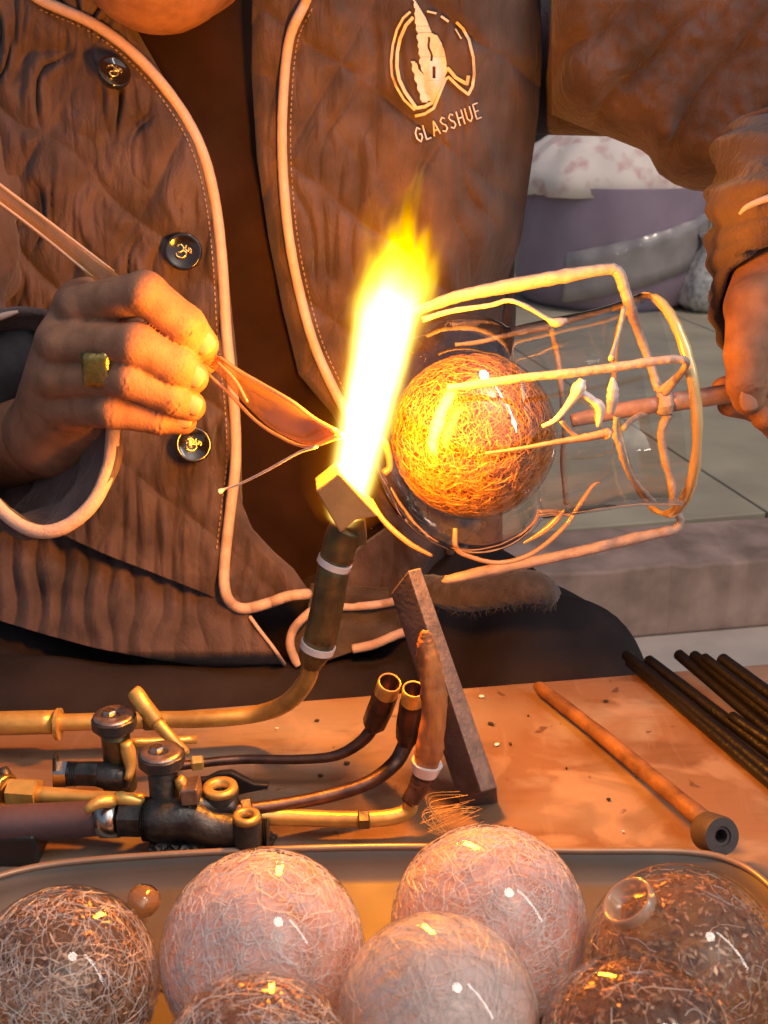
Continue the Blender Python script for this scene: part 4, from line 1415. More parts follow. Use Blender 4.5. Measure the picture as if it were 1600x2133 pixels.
# body --------------------------------------------------------------
BX = -0.115
HC = np.array([BX - .022, .800, .478])
SHL, SHR = (BX - .185, .93, .31), (BX + .175, .965, .355)


def torso(X, Y, Z):
    d = ellips(X, Y, Z, (BX, .905, .17), (.165, .098, .24))
    d = smin(d, ellips(X, Y, Z, (BX, .93, .27), (.19, .10, .10)), .05)
    d = smin(d, ellips(X, Y, Z, (BX, .93, -.03), (.175, .12, .12)), .05)
    return d


LEG = [[(BX - .09, .92, -.07), (BX - .21, .67, -.118), (BX - .20, .74, -.38)], [(BX + .09, .92, -.05), (BX + .225, .70, -.055), (BX + .21, .75, -.38)]]


def head_fn(X, Y, Z):
    d = ellips(X, Y, Z, HC, (.074, .095, .108))
    d = smin(d, ellips(X, Y, Z, HC + [0, -.045, -.062], (.044, .042, .048)), .03)      # jaw and chin
    d = smin(d, capsule(X, Y, Z, HC + [0, -.095, .012], HC + [0, -.108, -.022], .007, .012), .012)  # nose
    d = smin(d, capsule(X, Y, Z, HC + [-.018, -.084, -.052], HC + [.018, -.084, -.052], .006, .006), .006)  # lips
    for s in (-1, 1):
        d = smin(d, capsule(X, Y, Z, HC + [s * .045, -.078, .028], HC + [s * .020, -.088, .025], .010, .008), .01)  # brow
        d = np.maximum(d, -(np.sqrt((X - HC[0] - s * .031) ** 2 + (Y - HC[1] + .097) ** 2 + (Z - HC[2] - .012) ** 2) - .013))
        d = np.minimum(d, ellips(X, Y, Z, HC + [s * .078, .005, 0], (.010, .020, .032)))
    return d


def body_fn(X, Y, Z):
    d = torso(X, Y, Z)
    d = smin(d, capsule(X, Y, Z, (BX, .93, .30), (HC[0], HC[1] + .05, HC[2] - .05), .06, .052), .03)
    d = smin(d, head_fn(X, Y, Z), .015)
    for sh, e_, wv_, rw in ((SHL, E1, W1, .024), (SHR, E2, W2, .024)):
        a_ = capsule(X, Y, Z, sh, e_, .040, .038)
        a_ = smin(a_, capsule(X, Y, Z, e_, tuple(wv_[:3]), .038, rw), .02)
        d = smin(d, a_, .03)
    for hp_, kn_, an_ in LEG:
        l_ = smin(capsule(X, Y, Z, hp_, kn_, .070, .050), capsule(X, Y, Z, kn_, an_, .048, .035), .02)
        l_ = smin(l_, capsule(X, Y, Z, an_, (an_[0], an_[1] - .13, an_[2] + .0), .03, .022), .02)
        d = smin(d, l_, .03)
    return d


Vb, Fb = surf_nets(body_fn, (-.62, .5, -.43), (.45, 1.08, .62), .0075)
person = thing('person', (BX, .92, ZF), 'person in a quilted brown jacket with peach piping holding a glass rod and wire claw', 'person')
Vall = np.concatenate([Vb, V1, V2])
Fall = np.concatenate([Fb, F1 + len(Vb), F2 + len(Vb) + len(V1)])
body = link('body', np_mesh('body', Vall, Fall), M['skin'], person, True)
sm_ = body.modifiers.new('smooth', 'SMOOTH'); sm_.factor = .5; sm_.iterations = 1
# hair, eyes
hair_fn = lambda X, Y, Z: np.maximum(ellips(X, Y, Z, HC + [0, .012, .012], (.088, .104, .116)), np.maximum(-(Y - HC[1] + .055), -(Z - HC[2] + .05) + (Y < HC[1]) * 0) * .8)
Vh, Fh = surf_nets(hair_fn, HC - .14, HC + .14, .005)
link('hair', np_mesh('hair', Vh, Fh), M['hair'], person, True)
for s in (-1, 1):
    sphere_obj('eye', Vector(HC + [s * .031, -.078, .012]), .0115, M['white_print'], person, 20)


def nail(px, py, Y, ang, wpx, lpx, nrm=(0, -1, .1), lift=0.0):
    c = PY(px, py, Y)
    n = Vector(nrm).normalized()
    d = PY(px + math.cos(ang) * 10, py + math.sin(ang) * 10, Y) - c
    d = (d - n * d.dot(n)).normalized()
    s = n.cross(d)
    W_, L_ = rad(wpx, c) / 2, rad(lpx, c) / 2
    V, F = [], []
    for i in range(9):
        for j in range(9):
            a_, b_ = i / 4 - 1, j / 4 - 1
            # square to rounded
            A_ = a_ * math.sqrt(1 - b_ * b_ / 2.6); B_ = b_ * math.sqrt(1 - a_ * a_ / 2.6)
            V.append(c + d * A_ * L_ + s * B_ * W_ - n * (B_ * B_ * W_ * .42 + A_ * A_ * L_ * .12))
    for i in range(8):
        for j in range(8):
            F.append((i * 9 + j, i * 9 + j + 1, i * 9 + 10 + j, i * 9 + 9 + j))
    o = link('fingernail', mesh_from('nail', V, F), M['nail'], person, True)
    o.modifiers.new('s', 'SOLIDIFY').thickness = .0007
    return o


def nail_on(ch, side, t=.72, w=.72, l=.85):
    """nail on the back (viewer side) of a fingertip"""
    a_, b_ = ch[2], ch[3]
    px = a_[0] + (b_[0] - a_[0]) * t + side[0]; py = a_[1] + (b_[1] - a_[1]) * t + side[1]
    p = PY(px, py, b_[2])
    ang = math.atan2(b_[1] - a_[1], b_[0] - a_[0])
    r_ = b_[3]
    nr = Vector((side[0] * .02, -1, -side[1] * .02 + .12)).normalized()
    c = PY(px, py, b_[2] - rad(r_, p) * 1.02)
    return nail(px, py, c.y, ang, r_ * 1.25, r_ * 1.45, nr)


nail_on(H1['index'], (4, -4), .95)
nail_on(H1['middle'], (3, -3), .95)
nail_on(H1['ring'], (3, -3), .95)
nail_on(H1['little'], (3, -3), .9)
nail_on(H2['thumb'], (6, 4), .9)

# ring on the finger
a, b_ = Vector(hp((186, 770, .580, 10))[:3]), Vector(hp((226, 776, .572, 10))[:3])
ax = (b_ - a).normalized()
rr = rad(45, a)
V, F = lathe_data(a.lerp(b_, .6) + Vector((0, .003, 0)), ax, [(-.0022, rr * .92), (-.0022, rr * 1.04), (.0022, rr * 1.08), (.0022, rr * .95)], 36)
fr_ = link('finger_ring', mesh_from('band', V, F), M['gold'], person, True)
c = PY(200, 770, .5565)
V, F = [], []
for i in range(7):
    for j in range(7):
        x, z = i / 3 - 1, j / 3 - 1
        V.append(c + Vector((x * .0068, -.0018 * (1 - x * x * .6) * (1 - z * z * .6) + random.uniform(-.0005, .0005), z * .0085)))
for i in range(6):
    for j in range(6):
        F.append((i * 7 + j, i * 7 + 7 + j, i * 7 + 8 + j, i * 7 + 1 + j))
o = link('signet_plate', mesh_from('signet', V, F), M['old_gold'], person, True)
o.modifiers.new('s', 'SOLIDIFY').thickness = .0035

# shirt and trousers -----------------------------------------------------
def shirt_fn(X, Y, Z):
    d = torso(X, Y, Z) - .011
    d = smin(d, capsule(X, Y, Z, (BX, .93, .30), (HC[0], HC[1] + .075, HC[2] - .10), .072, .066), .03)
    d = d + .003 * np.sin(X * 60 + 3 * np.sin(Z * 22)) * np.cos(Z * 26 + X * 10)
    return d
Vs, Fs_ = surf_nets(shirt_fn, (-.38, .72, -.2), (.18, 1.1, .46), .005)
link('dark_shirt', np_mesh('shirt', Vs, Fs_), M['shirt'], person, True)


def trouser_fn(X, Y, Z):
    d = ellips(X, Y, Z, (BX, .92, -.05), (.19, .13, .11))
    for s_, (hp_, kn_, an_) in enumerate(LEG):
        d = smin(d, capsule(X, Y, Z, hp_, kn_, .080, .064), .03)
        d = smin(d, capsule(X, Y, Z, kn_, an_, .064, .055), .02)
    # the near knee seen right of centre, with its two folds
    for q in (((1000, 1420, .74, 105), (1125, 1345, .715, 92)), ((1125, 1350, .71, 92), (1200, 1392, .69, 74)), ((1180, 1410, .69, 80), (1245, 1450, .675, 70)),
              ((-100, 1480, .70, 120), (420, 1480, .72, 90)), ((420, 1480, .72, 90), (860, 1470, .74, 95)), ((600, 1440, .74, 70), (1000, 1450, .73, 70))):
        A_, B_ = hp(q[0]), hp(q[1])
        d = smin(d, capsule(X, Y, Z, A_[:3], B_[:3], A_[3], B_[3]), .006)
    d = d + .002 * np.sin(X * 70 + Z * 55 + 2.5 * np.sin(Y * 40)) * np.sin(Y * 60 + X * 20)
    return np.maximum(d, -(Z + .385))
Vs, Fs_ = surf_nets(trouser_fn, (-.46, .52, -.42), (.26, 1.1, .10), .0065)
link('trousers', np_mesh('trousers', Vs, Fs_), M['trousers'], person, True)
for hp_, kn_, an_ in LEG:
    V, F = tube_data([(an_[0], an_[1] + .05, ZF + .045), (an_[0], an_[1] + .03, ZF + .05), (an_[0], an_[1] - .06, ZF + .042), (an_[0], an_[1] - .14, ZF + .032), (an_[0], an_[1] - .18, ZF + .025)], [.02, .045, .045, .045, .02], 18, squash=.75, up=(0, 0, 1))
    link('shoe', mesh_from('shoe', V, F), M['black_plastic'], person, True)
# the low stool that carries the person
stool = thing('wooden_stool', (BX, .94, ZF), 'low wooden stool under the seated person', 'stool')
link('seat', mesh_from('seat', *lathe_data((BX, .94, -.20), (0, 0, 1), [(0, .0001), (0, .15), (.03, .155), (.03, .0001)], 40)), M['table_side'], stool)
for sx_ in (-1, 1):
    for sy_ in (-1, 1):
        V, F = tube_data([(BX + sx_ * .10, .94 + sy_ * .10, -.20), (BX + sx_ * .13, .94 + sy_ * .13, ZF)], .014, 12)
        link('leg', mesh_from('leg', V, F), M['table_side'], stool, True)

# jacket ------------------------------------------------------------------
ip = lambda x, t_: np.interp(x, [a_[0] for a_ in t_], [a_[1] for a_ in t_])


def ridges(px, py, sx, sy, warp=1.5, seed=0.0, wx=80, wy=120):
    x = px / sx + warp * (vnoise(px / wx + seed, py / wy + seed) - .5) * 2
    n = vnoise(x + seed, py / sy + seed * 3)
    return np.abs(2 * n - 1)


def quilt(px, py, kx=1.0, seed=0.0):
    a = (py - 0.80 * px + 40 * vnoise(px / 150 + 3, py / 150)) / 275 + seed
    b_ = (py + 1.75 * px + 40 * vnoise(px / 150, py / 150 + 7)) / 520 + seed * .7
    da = np.abs(a - np.round(a)) * 275 / 1.28
    db = np.abs(b_ - np.round(b_)) * 520 / 2.0
    m_ = np.minimum(da, db)
    return 1 - np.exp(-(m_ / 16.0) ** 1.2)          # 0 in the seam, 1 on the pad


def d_left(px, py):
    q = quilt(px, py, 1, .15)
    r1 = ridges(px, py, 30, 170, 1.6, 1.3)
    r2 = ridges(px, py, 14, 90, 1.2, 5.1)
    low = np.clip((py - 880) / 200, 0, 1)
    r3 = np.abs(np.sin((px + 25 * vnoise(px / 60, py / 160) * 2) / 13.5 + .3 * py / 60))
    v1 = fbm(px / 34 + 1.3 * vnoise(px / 70, py / 100), py / 150, 2)
    m1 = np.clip(vnoise(px / 90 + 9, py / 110 + 2) * 1.7 - .25, .15, 1)
    return -.0060 * q + q * m1 * (.0088 * (1 - r1) ** 1.7 * (1 - low * .4) + .0022 * (1 - r2) ** 1.5) + .010 * (v1 - .4) * q + low * .0045 * (1 - r3) + .008 * (vnoise(px / 120, py / 200) - .5)


def d_right(px, py):
    q = quilt(px, py, 1, .48)
    r1 = ridges(px, py, 46, 230, 1.4, 2.3, 130, 200)
    r2 = ridges(px, py, 20, 110, 1.2, 6.1)
    v1 = fbm(px / 45 + 1.3 * vnoise(px / 90, py / 120), py / 210, 2)
    m1 = np.clip(vnoise(px / 100 + 4, py / 130 + 8) * 1.7 - .35, .1, 1)
    return -.0052 * q + q * m1 * (.0070 * (1 - r1) ** 2.2 + .0008 * (1 - r2)) + .011 * (v1 - .4) * q + .012 * (vnoise(px / 130 + 5, py / 220) - .5)


XLr = [(-80, 528), (0, 525), (150, 524), (330, 535), (500, 560), (650, 590), (780, 622), (860, 690), (1000, 770), (1100, 800), (1140, 745), (1190, 700), (1270, 655)]
XRr = [(-80, 1120), (0, 1126), (120, 1130), (240, 1122), (380, 1102), (500, 1085), (580, 1058), (700, 1040), (900, 1020), (1100, 1000), (1180, 940), (1270, 900)]
XRl = [(-80, 170), (0, 225), (40, 272), (150, 335), (300, 415), (450, 455), (600, 478), (750, 494), (950, 503), (1050, 505), (1100, 525), (1150, 572), (1185, 612), (1240, 650), (1300, 650)]


def u_right(px, py): return (px - ip(py, XLr)) / (ip(py, XRr) - ip(py, XLr))
def u_left(px, py): return (px + 260) / (ip(py, XRl) + 260)


def Yr(px, py):
    u = np.clip(u_right(px, py), 0, 1)
    return .772 + .010 * np.clip(1 - u / .05, 0, 1) ** 2 + .085 * np.clip((u - .62) / .38, 0, 1) ** 2.4 - .022 * np.clip((py - 700) / 500, 0, 1) + d_right(px, py)


def Yl(px, py):
    u = np.clip(u_left(px, py), 0, 1)
    return .768 + .010 * np.clip(1 - (1 - u) / .04, 0, 1) ** 2 + .09 * np.clip((.5 - u) / .5, 0, 1) ** 2 - .035 * np.clip((py - 700) / 500, 0, 1) + d_left(px, py) * np.clip((1 - u) / .06 + .15, 0, 1)


def cloth(name, fxy, fY, nu, nv, m_, parent, thick=.006):
    U, Vv = np.meshgrid(np.linspace(0, 1, nu), np.linspace(0, 1, nv), indexing='ij')
    px, py = fxy(U, Vv)
    Y = fY(px, py)
    up, vp = (px - CX) / FPX, (CY - py) / FPX
    ry = cp + vp * sp; rz = -sp + vp * cp
    def pts(Y):
        s = Y / ry
        return np.stack([up * s, Y, CH + rz * s], -1).reshape(-1, 3)
    A_ = pts(Y); B_ = pts(Y + thick)
    V = np.concatenate([A_, B_])
    i, j = np.meshgrid(np.arange(nu - 1), np.arange(nv - 1), indexing='ij')
    a = (i * nv + j).ravel()
    F = np.stack([a, a + 1, a + nv + 1, a + nv], 1)
    N = nu * nv
    G = F[:, ::-1] + N
    e = []
    for k in range(nu - 1):
        e.append((k * nv, (k + 1) * nv, (k + 1) * nv + N, k * nv + N))
        q = nv - 1
        e.append(((k + 1) * nv + q, k * nv + q, k * nv + q + N, (k + 1) * nv + q + N))
    for k in range(nv - 1):
        e.append((k + 1, k, k + N, k + 1 + N))
        q = (nu - 1) * nv
        e.append((q + k, q + k + 1, q + k + 1 + N, q + k + N))
    return link(name, np_mesh(name, V, np.concatenate([F, G, np.array(e)])), m_, parent, True)


jacket = bpy.data.objects.new('jacket', None)      # grouped under the person
jacket.empty_display_size = .02
jacket.location = (BX, .9, 0)
col.objects.link(jacket)
jacket.parent = person
jacket.matrix_parent_inverse = Matrix.Translation(-person.location)
JL = jacket


def jlink_fix(o):
    """world placement under person > jacket"""
    o.matrix_parent_inverse = Matrix.Translation(-Vector((BX, .9, 0)))
    return o


def f_right(U, Vv):
    bot = ip(U, [(0, 1236), (.3, 1262), (.6, 1256), (.85, 1218), (1, 1150)])
    py = -60 + (bot + 60) * Vv
    xl, xr = ip(py, XLr), ip(py, XRr)
    return xl + (xr - xl) * U, py


def f_left(U, Vv):
    bot = ip(U, [(0, 960), (.30, 1045), (.46, 1100), (.6, 1168), (.74, 1228), (.82, 1268), (.9, 1264), (1, 1238)])
    py = -60 + (bot + 60) * Vv
    return -260 + (ip(py, XRl) + 260) * U, py


jlink_fix(cloth('front_panel', f_right, Yr, 210, 400, M['jacket'], jacket))
jlink_fix(cloth('front_panel', f_left, Yl, 260, 400, M['jacket'], jacket))


# back of the jacket, round the torso
def jb_fn(X, Y, Z):
    d = np.maximum(torso(X, Y, Z) - .030, -(Y - .865))
    d = np.maximum(d, -(Z + .06))
    d = smin(d, d, .0001); d = np.maximum(d, X - .100)
    return d + .002 * np.sin(X * 80 + Z * 60)
Vs, Fs_ = surf_nets(jb_fn, (-.42, .8, -.2), (.2, 1.12, .44), .008)
jlink_fix(link('back_panel', np_mesh('jback', Vs, Fs_), M['jacket'], jacket, True))
# collar bulk behind the neck
# lower left hem layer with ribs
XRh = [(1080, 430), (1200, 480), (1280, 520), (1330, 560), (1390, 594)]
def f_hem(U, Vv):
    bot = ip(U, [(0, 1235), (.30, 1285), (.42, 1318), (.55, 1350), (.68, 1372), (.8, 1388), (1, 1386)])
    py = 1075 + (bot - 1075) * Vv
    return -260 + (ip(py, XRh) + 260) * U, py
def Yh(px, py):
    t_ = np.clip((py - 1075) / 310, 0, 1)
    rib = np.abs(np.sin(px / 15.5 + 2.2 * vnoise(px / 70, py / 90 + 3)))
    amp_ = np.clip(1.15 - np.abs(t_ - .45) * 1.6, .25, 1) * np.clip(1.25 - px / 600, .25, 1)
    return .770 - .062 * t_ ** .8 + .0085 * (1 - rib) * amp_ - .006 * (vnoise(px / 60 + 3, py / 50) - .5) + .025 * np.clip((t_ - .9) / .1, 0, 1) ** 2
jlink_fix(cloth('hem', f_hem, Yh, 260, 110, M['jacket'], jacket))
# lower right layer (dark lining side) and its piping
def f_low(U, Vv):
    bot = ip(U, [(0, 1376), (.12, 1380), (.33, 1356), (.55, 1322), (.78, 1300), (1, 1272)])
    top = ip(U, [(0, 1215), (.5, 1225), (1, 1180)])
    py = top + (bot - top) * Vv
    xl = ip(py, [(1180, 650), (1280, 640), (1310, 606), (1345, 603), (1380, 625)])
    return xl + (1005 - xl) * U, py
def Ylo(px, py):
    return .752 - .022 * np.clip((py - 1180) / 200, 0, 1) + .004 * np.sin(px / 40 + py / 33) + .008 * (vnoise(px / 60, py / 40) - .5)
jlink_fix(cloth('lower_lining', f_low, Ylo, 110, 60, M['lining'], jacket))


def surf_pipe(name, pts, rpx, fY, m_=None, off=.004, n=10):
    c = catmull([(x, y, 0) for x, y in pts], n)
    P, Rr = [], []
    for q in c:
        Y = float(fY(np.array(q[0]), np.array(q[1]))) - off
        p = PY(q[0], q[1], Y)
        P.append([p.x, p.y, p.z]); Rr.append(rad(rpx, p))
    # smooth the depth wiggle
    A_ = np.array(P)
    for _ in range(3):
        A_[1:-1] = (A_[:-2] + 2 * A_[1:-1] + A_[2:]) / 4
    V, F = tube_data([Vector(a_) for a_ in A_], Rr, 12, wob=.025)
    return jlink_fix(link(name, mesh_from(name, V, F), m_ or M['piping'], jacket, True))


surf_pipe('piping', [(60, -20), (90, 2), (200, 52), (290, 122), (370, 218), (420, 312), (448, 420), (463, 550), (472, 700), (488, 850), (491, 960), (480, 1060), (470, 1150), (467, 1215), (478, 1252), (508, 1268), (560, 1256), (600, 1242), (642, 1237)], 11.5, Yl)
surf_pipe('piping', [(650, -30), (634, 10), (603, 80), (590, 200), (588, 330), (600, 480), (622, 600), (655, 720), (705, 830), (760, 930), (800, 1010)], 10.5, Yr)
surf_pipe('piping', [(655, 1240), (700, 1262), (760, 1262), (820, 1253), (880, 1232), (912, 1205), (932, 1170), (940, 1130)], 9, Yr, off=.006)
surf_pipe('piping', [(668, 1262), (640, 1280), (612, 1310), (604, 1342), (614, 1372), (622, 1384)], 9.5, Ylo, off=.006)
surf_pipe('piping', [(735, 1352), (780, 1342), (832, 1320), (880, 1308), (930, 1297), (975, 1278), (1004, 1270)], 10, Ylo, off=.008)
surf_pipe('hem_edge', [(520, 1284), (545, 1318), (570, 1350), (594, 1386)], 4, Yh, M['piping'], off=.002)

# fleece fold beside the knee
P, Rr = rspline([(880, 1222, .700, 26), (960, 1238, .672, 36), (1040, 1228, .655, 36), (1110, 1222, .650, 34), (1152, 1242, .654, 22)], 10)
V, F = tube_data(P, Rr, 28)
V = [v + Vector((random.uniform(-1, 1), random.uniform(-1, 1), random.uniform(-1, 1))) * .0007 for v in V]
fl = jlink_fix(link('fleece_fold', mesh_from('fleece', V, F), M['fleece'], jacket, True))
# strands of pile on it
V, F = [], []
parts_ = []
cpts = [Vector(v) for v in V]
for i in range(420):
    k = random.randrange(len(P) - 1)
    c0 = P[k].lerp(P[k + 1], random.random()); an = random.uniform(0, 2 * math.pi)
    d = Vector((random.uniform(-.3, .3), -abs(math.cos(an)), math.sin(an))).normalized()
    s = c0 + d * Rr[k] * .98
    e = s + d * .0006 + Vector((random.uniform(-.004, .004), 0, random.uniform(-.006, .001)))
    parts_.append(tube_data([s, s.lerp(e, .5) + d * .0005, e], [.00022, .00016, .00006], 3, caps=False))
for k in range(0, len(parts_)):
    v, f = parts_[k]
    o_ = len(V); V += v; F += [tuple(i + o_ for i in q) for q in f]
stuffp(jlink_fix(link('fleece_pile', mesh_from('pile', V, F), M['fleece'], jacket, True)))


# sleeves -----------------------------------------------------------------
def ring_loft(name, rings, m_, n_sub=8, disp=None, thick=.004, seg=64):
    """rings: lists of 3D points (any count) -> tube wall"""
    RR = []
    for r in rings:
        c = catmull(list(r) + [r[0]], 12)[:-1]
        A_ = np.array(c)
        d = np.concatenate([[0], np.cumsum(np.linalg.norm(np.diff(np.vstack([A_, A_[:1]]), axis=0), axis=1))])
        s = np.linspace(0, d[-1], seg, endpoint=False)
        B_ = np.vstack([A_, A_[:1]])
        RR.append(np.stack([np.interp(s, d, B_[:, q]) for q in range(3)], 1))
    n = len(RR)
    stations = []
    for k in range((n - 1) * n_sub + 1):
        t_ = k / n_sub
        i = min(int(t_), n - 2); f = t_ - i
        a_, b_, c_, d_ = RR[max(i - 1, 0)], RR[i], RR[i + 1], RR[min(i + 2, n - 1)]
        stations.append(.5 * (2 * b_ + (c_ - a_) * f + (2 * a_ - 5 * b_ + 4 * c_ - d_) * f * f + (3 * b_ - a_ - 3 * c_ + d_) * f ** 3))
    S = np.array(stations)
    if disp is not None:
        cen_ = S.mean(1, keepdims=True)
        nrm = S - cen_; nrm /= np.linalg.norm(nrm, axis=2, keepdims=True)
        k_, s_ = np.meshgrid(np.linspace(0, n - 1, S.shape[0]), np.linspace(0, 2 * math.pi, seg, endpoint=False), indexing='ij')
        S = S + nrm * disp(k_, s_)[..., None]
    ns = S.shape[0]
    F = np.array([(i * seg + k, i * seg + (k + 1) % seg, (i + 1) * seg + (k + 1) % seg, (i + 1) * seg + k) for i in range(ns - 1) for k in range(seg)])
    o = link(name, np_mesh(name, S.reshape(-1, 3), F), m_, jacket, True)
    md = o.modifiers.new('s', 'SOLIDIFY'); md.thickness = thick; md.offset = 0
    return jlink_fix(o)


rim1 = [(237, 885, .588), (228, 970, .578), (196, 1045, .570), (142, 1094, .566), (85, 1108, .566), (30, 1086, .570), (-25, 1030, .578), (-75, 940, .592), (-105, 830, .604), (-85, 730, .614), (-20, 672, .622), (60, 650, .628), (150, 680, .626), (214, 780, .605)]
R0_ = [np.array(PY(*q)) for q in rim1]
cR = sum(R0_) / len(R0_)
dv = np.array(E1) - np.array(W1[:3])
R1_ = [cR + (q - cR) * .93 + dv * .22 + np.array([0, .01, 0]) for q in R0_]
R2_ = [cR + (q - cR) * .98 + dv * .55 + np.array([-.0, .01, 0]) for q in R0_]
R3_ = [cR + (q - cR) * 1.05 + dv * 1.05 for q in R0_]
wr = lambda k_, s_: .003 * np.sin(k_ * 9 + 2 * np.sin(s_ * 3)) + .002 * np.sin(k_ * 17 + s_ * 5)
ring_loft('sleeve', [R0_, R1_, R2_, R3_], M['jacket'], 10, wr, seg=96)
V, F = tube_data([Vector(q) for q in catmull(R0_[:8], 10)], rad(15, PY(90, 1100, .57)), 14, squash=.75, up=(0, -1, 0), wob=.03)
jlink_fix(link('cuff_piping', mesh_from('cuff', V, F), M['piping'], jacket, True))
M['shaded_cuff'] = mat('shaded_cuff', (0.085, 0.082, 0.092), 0.9, var=0.3, vscale=60, bump=0.5, bscale=400)  # cool grey of a sleeve the flame leaves unlit, put into the cloth
P, Rr = rspline([(92, 690, .652, 52), (50, 730, .655, 84), (-30, 790, .668, 105), (-140, 880, .69, 105)], 8)
V, F = tube_data(P, Rr, 40, wob=.03)
jlink_fix(link('shaded_cuff', mesh_from('gcuff', V, F), M['shaded_cuff'], jacket, True))
P, Rr = rspline([(-30, 668, .604, 4), (0, 660, .603, 7), (20, 654, .603, 6), (38, 649, .604, 3)], 5)
V, F = tube_data(P, Rr, 10)
jlink_fix(link('cuff_piping', mesh_from('cuff', V, F), M['piping'], jacket, True))
# inner knit cuff round the wrist
inn = [cR + (q - cR) * .72 + dv * .55 for q in R0_]
inn2 = [cR + (q - cR) * .62 + dv * .80 for q in R0_]
ring_loft('inner_cuff', [inn, inn2], M['shirt'], 5, None, seg=64)
# upper arm sleeve, left
el = Vector(E1)
P, Rr = rspline([(-150, -200, .84, 150), (-150, 200, .80, 165), (-135, 480, .745, 160), (-150, 720, .72, 150), (-190, 960, .715, 140)], 12)
P.append(el + Vector((0, .02, -.02))); Rr.append(Rr[-1] * .8)
V, F = tube_data(P, Rr, 72)
V2_ = []
for i, v in enumerate(V):
    k, s = divmod(i, 72)
    c0 = P[k]
    d = (v - c0).normalized()
    V2_.append(v + d * (.005 * math.sin(k * .8 + 2 * math.sin(s * .17)) + .004 * math.sin(s * .5 + k * .5)))
jlink_fix(link('sleeve', mesh_from('usleeve', V2_, F), M['jacket'], jacket, True))

V, F = tube_data([Vector(SHR), Vector(SHR).lerp(Vector(E2), .5), Vector(E2) + Vector((.02, .01, .01))], [.055, .052, .050], 32)
jlink_fix(link('sleeve', mesh_from('usleeve', V, F), M['jacket'], jacket, True))
# right sleeve: hanging upper part
botR = [(1130, 232), (1148, 238), (1210, 264), (1280, 290), (1335, 312), (1352, 325), (1372, 362), (1405, 384), (1440, 396), (1500, 403), (1600, 425), (1900, 470)]
def f_slv(U, Vv):
    px0 = 1149 + (1900 - 1149) * U ** 1.1
    bot = ip(px0, botR)
    py = -220 + (bot + 220) * Vv
    return px0 + 0 * py, py
def Ysl(px, py):
    bot = ip(px, botR)
    s = np.clip((bot - py) / 130, 0, 1)
    l = np.clip((px - 1142) / 90, 0, 1)
    Y = .775 + .075 * (1 - np.sqrt(1 - (1 - s) ** 2 * .98)) + .06 * (1 - np.sqrt(1 - (1 - l) ** 2 * .98)) - .03 * np.clip((px - 1300) / 500, 0, 1) + .03 * np.clip(-py / 200, 0, 1)
    c = (px * .80 + py * .55) + 34 * vnoise(px / 90, py / 90)
    f = np.abs(np.sin(c / 42.0 + .7 * np.sin(py / 120)))
    fade = np.clip((py + 40) / 150, .15, 1)
    f2 = ridges(px * .8 + py * .6, py * .8 - px * .6, 40, 200, 1.2, 8.2)
    return Y + .013 * (1 - f) ** 2 * fade * (1 - .35 * np.clip((px - 1350) / 200, 0, 1)) + .0022 * (1 - f2) + .003 * (vnoise(px / 25, py / 25) - .5)
jlink_fix(cloth('sleeve', f_slv, Ysl, 220, 170, M['jacket'], jacket, .05))
# right sleeve: forearm part with cuff
rim2 = [(1488, 668, .652), (1495, 612, .636), (1522, 562, .620), (1560, 528, .610), (1612, 500, .604), (1665, 505, .606), (1705, 560, .622), (1700, 650, .650), (1650, 730, .682), (1570, 742, .688), (1508, 722, .674)]
R0_ = [np.array(PY(*q)) for q in rim2]
mid2 = [(1484, 470, .690), (1490, 430, .655), (1530, 400, .628), (1590, 378, .610), (1660, 370, .604), (1730, 390, .612), (1775, 450, .640), (1770, 520, .680), (1710, 570, .712), (1610, 570, .720), (1520, 520, .712)]
top2 = [(1500, 330, .745), (1510, 270, .715), (1560, 235, .690), (1640, 220, .680), (1720, 230, .68), (1790, 260, .69), (1830, 310, .72), (1820, 370, .755), (1760, 400, .78), (1650, 400, .79), (1550, 380, .775)]
R1_ = [np.array(PY(*q)) for q in mid2]
R2_ = [np.array(PY(*q)) for q in top2]
wr2 = lambda k_, s_: .0035 * np.sin(k_ * 10 + s_ * 3 + 2 * np.sin(s_ * 2)) * np.clip(k_, .1, 1) + .0015 * np.sin(k_ * 24 + s_ * 7)
ring_loft('sleeve', [R0_, R1_, R2_], M['jacket'], 14, wr2, seg=96)
inn = [np.array(PY(q[0], q[1], q[2])) for q in rim2]
cR = sum(inn) / len(inn)
ring_loft('inner_cuff', [[cR + (q - cR) * .85 + np.array([.003, .004, .008]) for q in inn], [cR + (q - cR) * .75 + np.array([.01, .02, .035]) for q in inn]], M['shirt'], 4, None, seg=48)
P, Rr = rspline([(1540, 446, .598, 3), (1555, 432, .597, 6), (1580, 420, .596, 7), (1610, 410, .596, 8), (1660, 400, .598, 8)], 6)
V, F = tube_data(P, Rr, 10)
jlink_fix(link('cuff_piping', mesh_from('cpip', V, F), M['piping'], jacket, True))


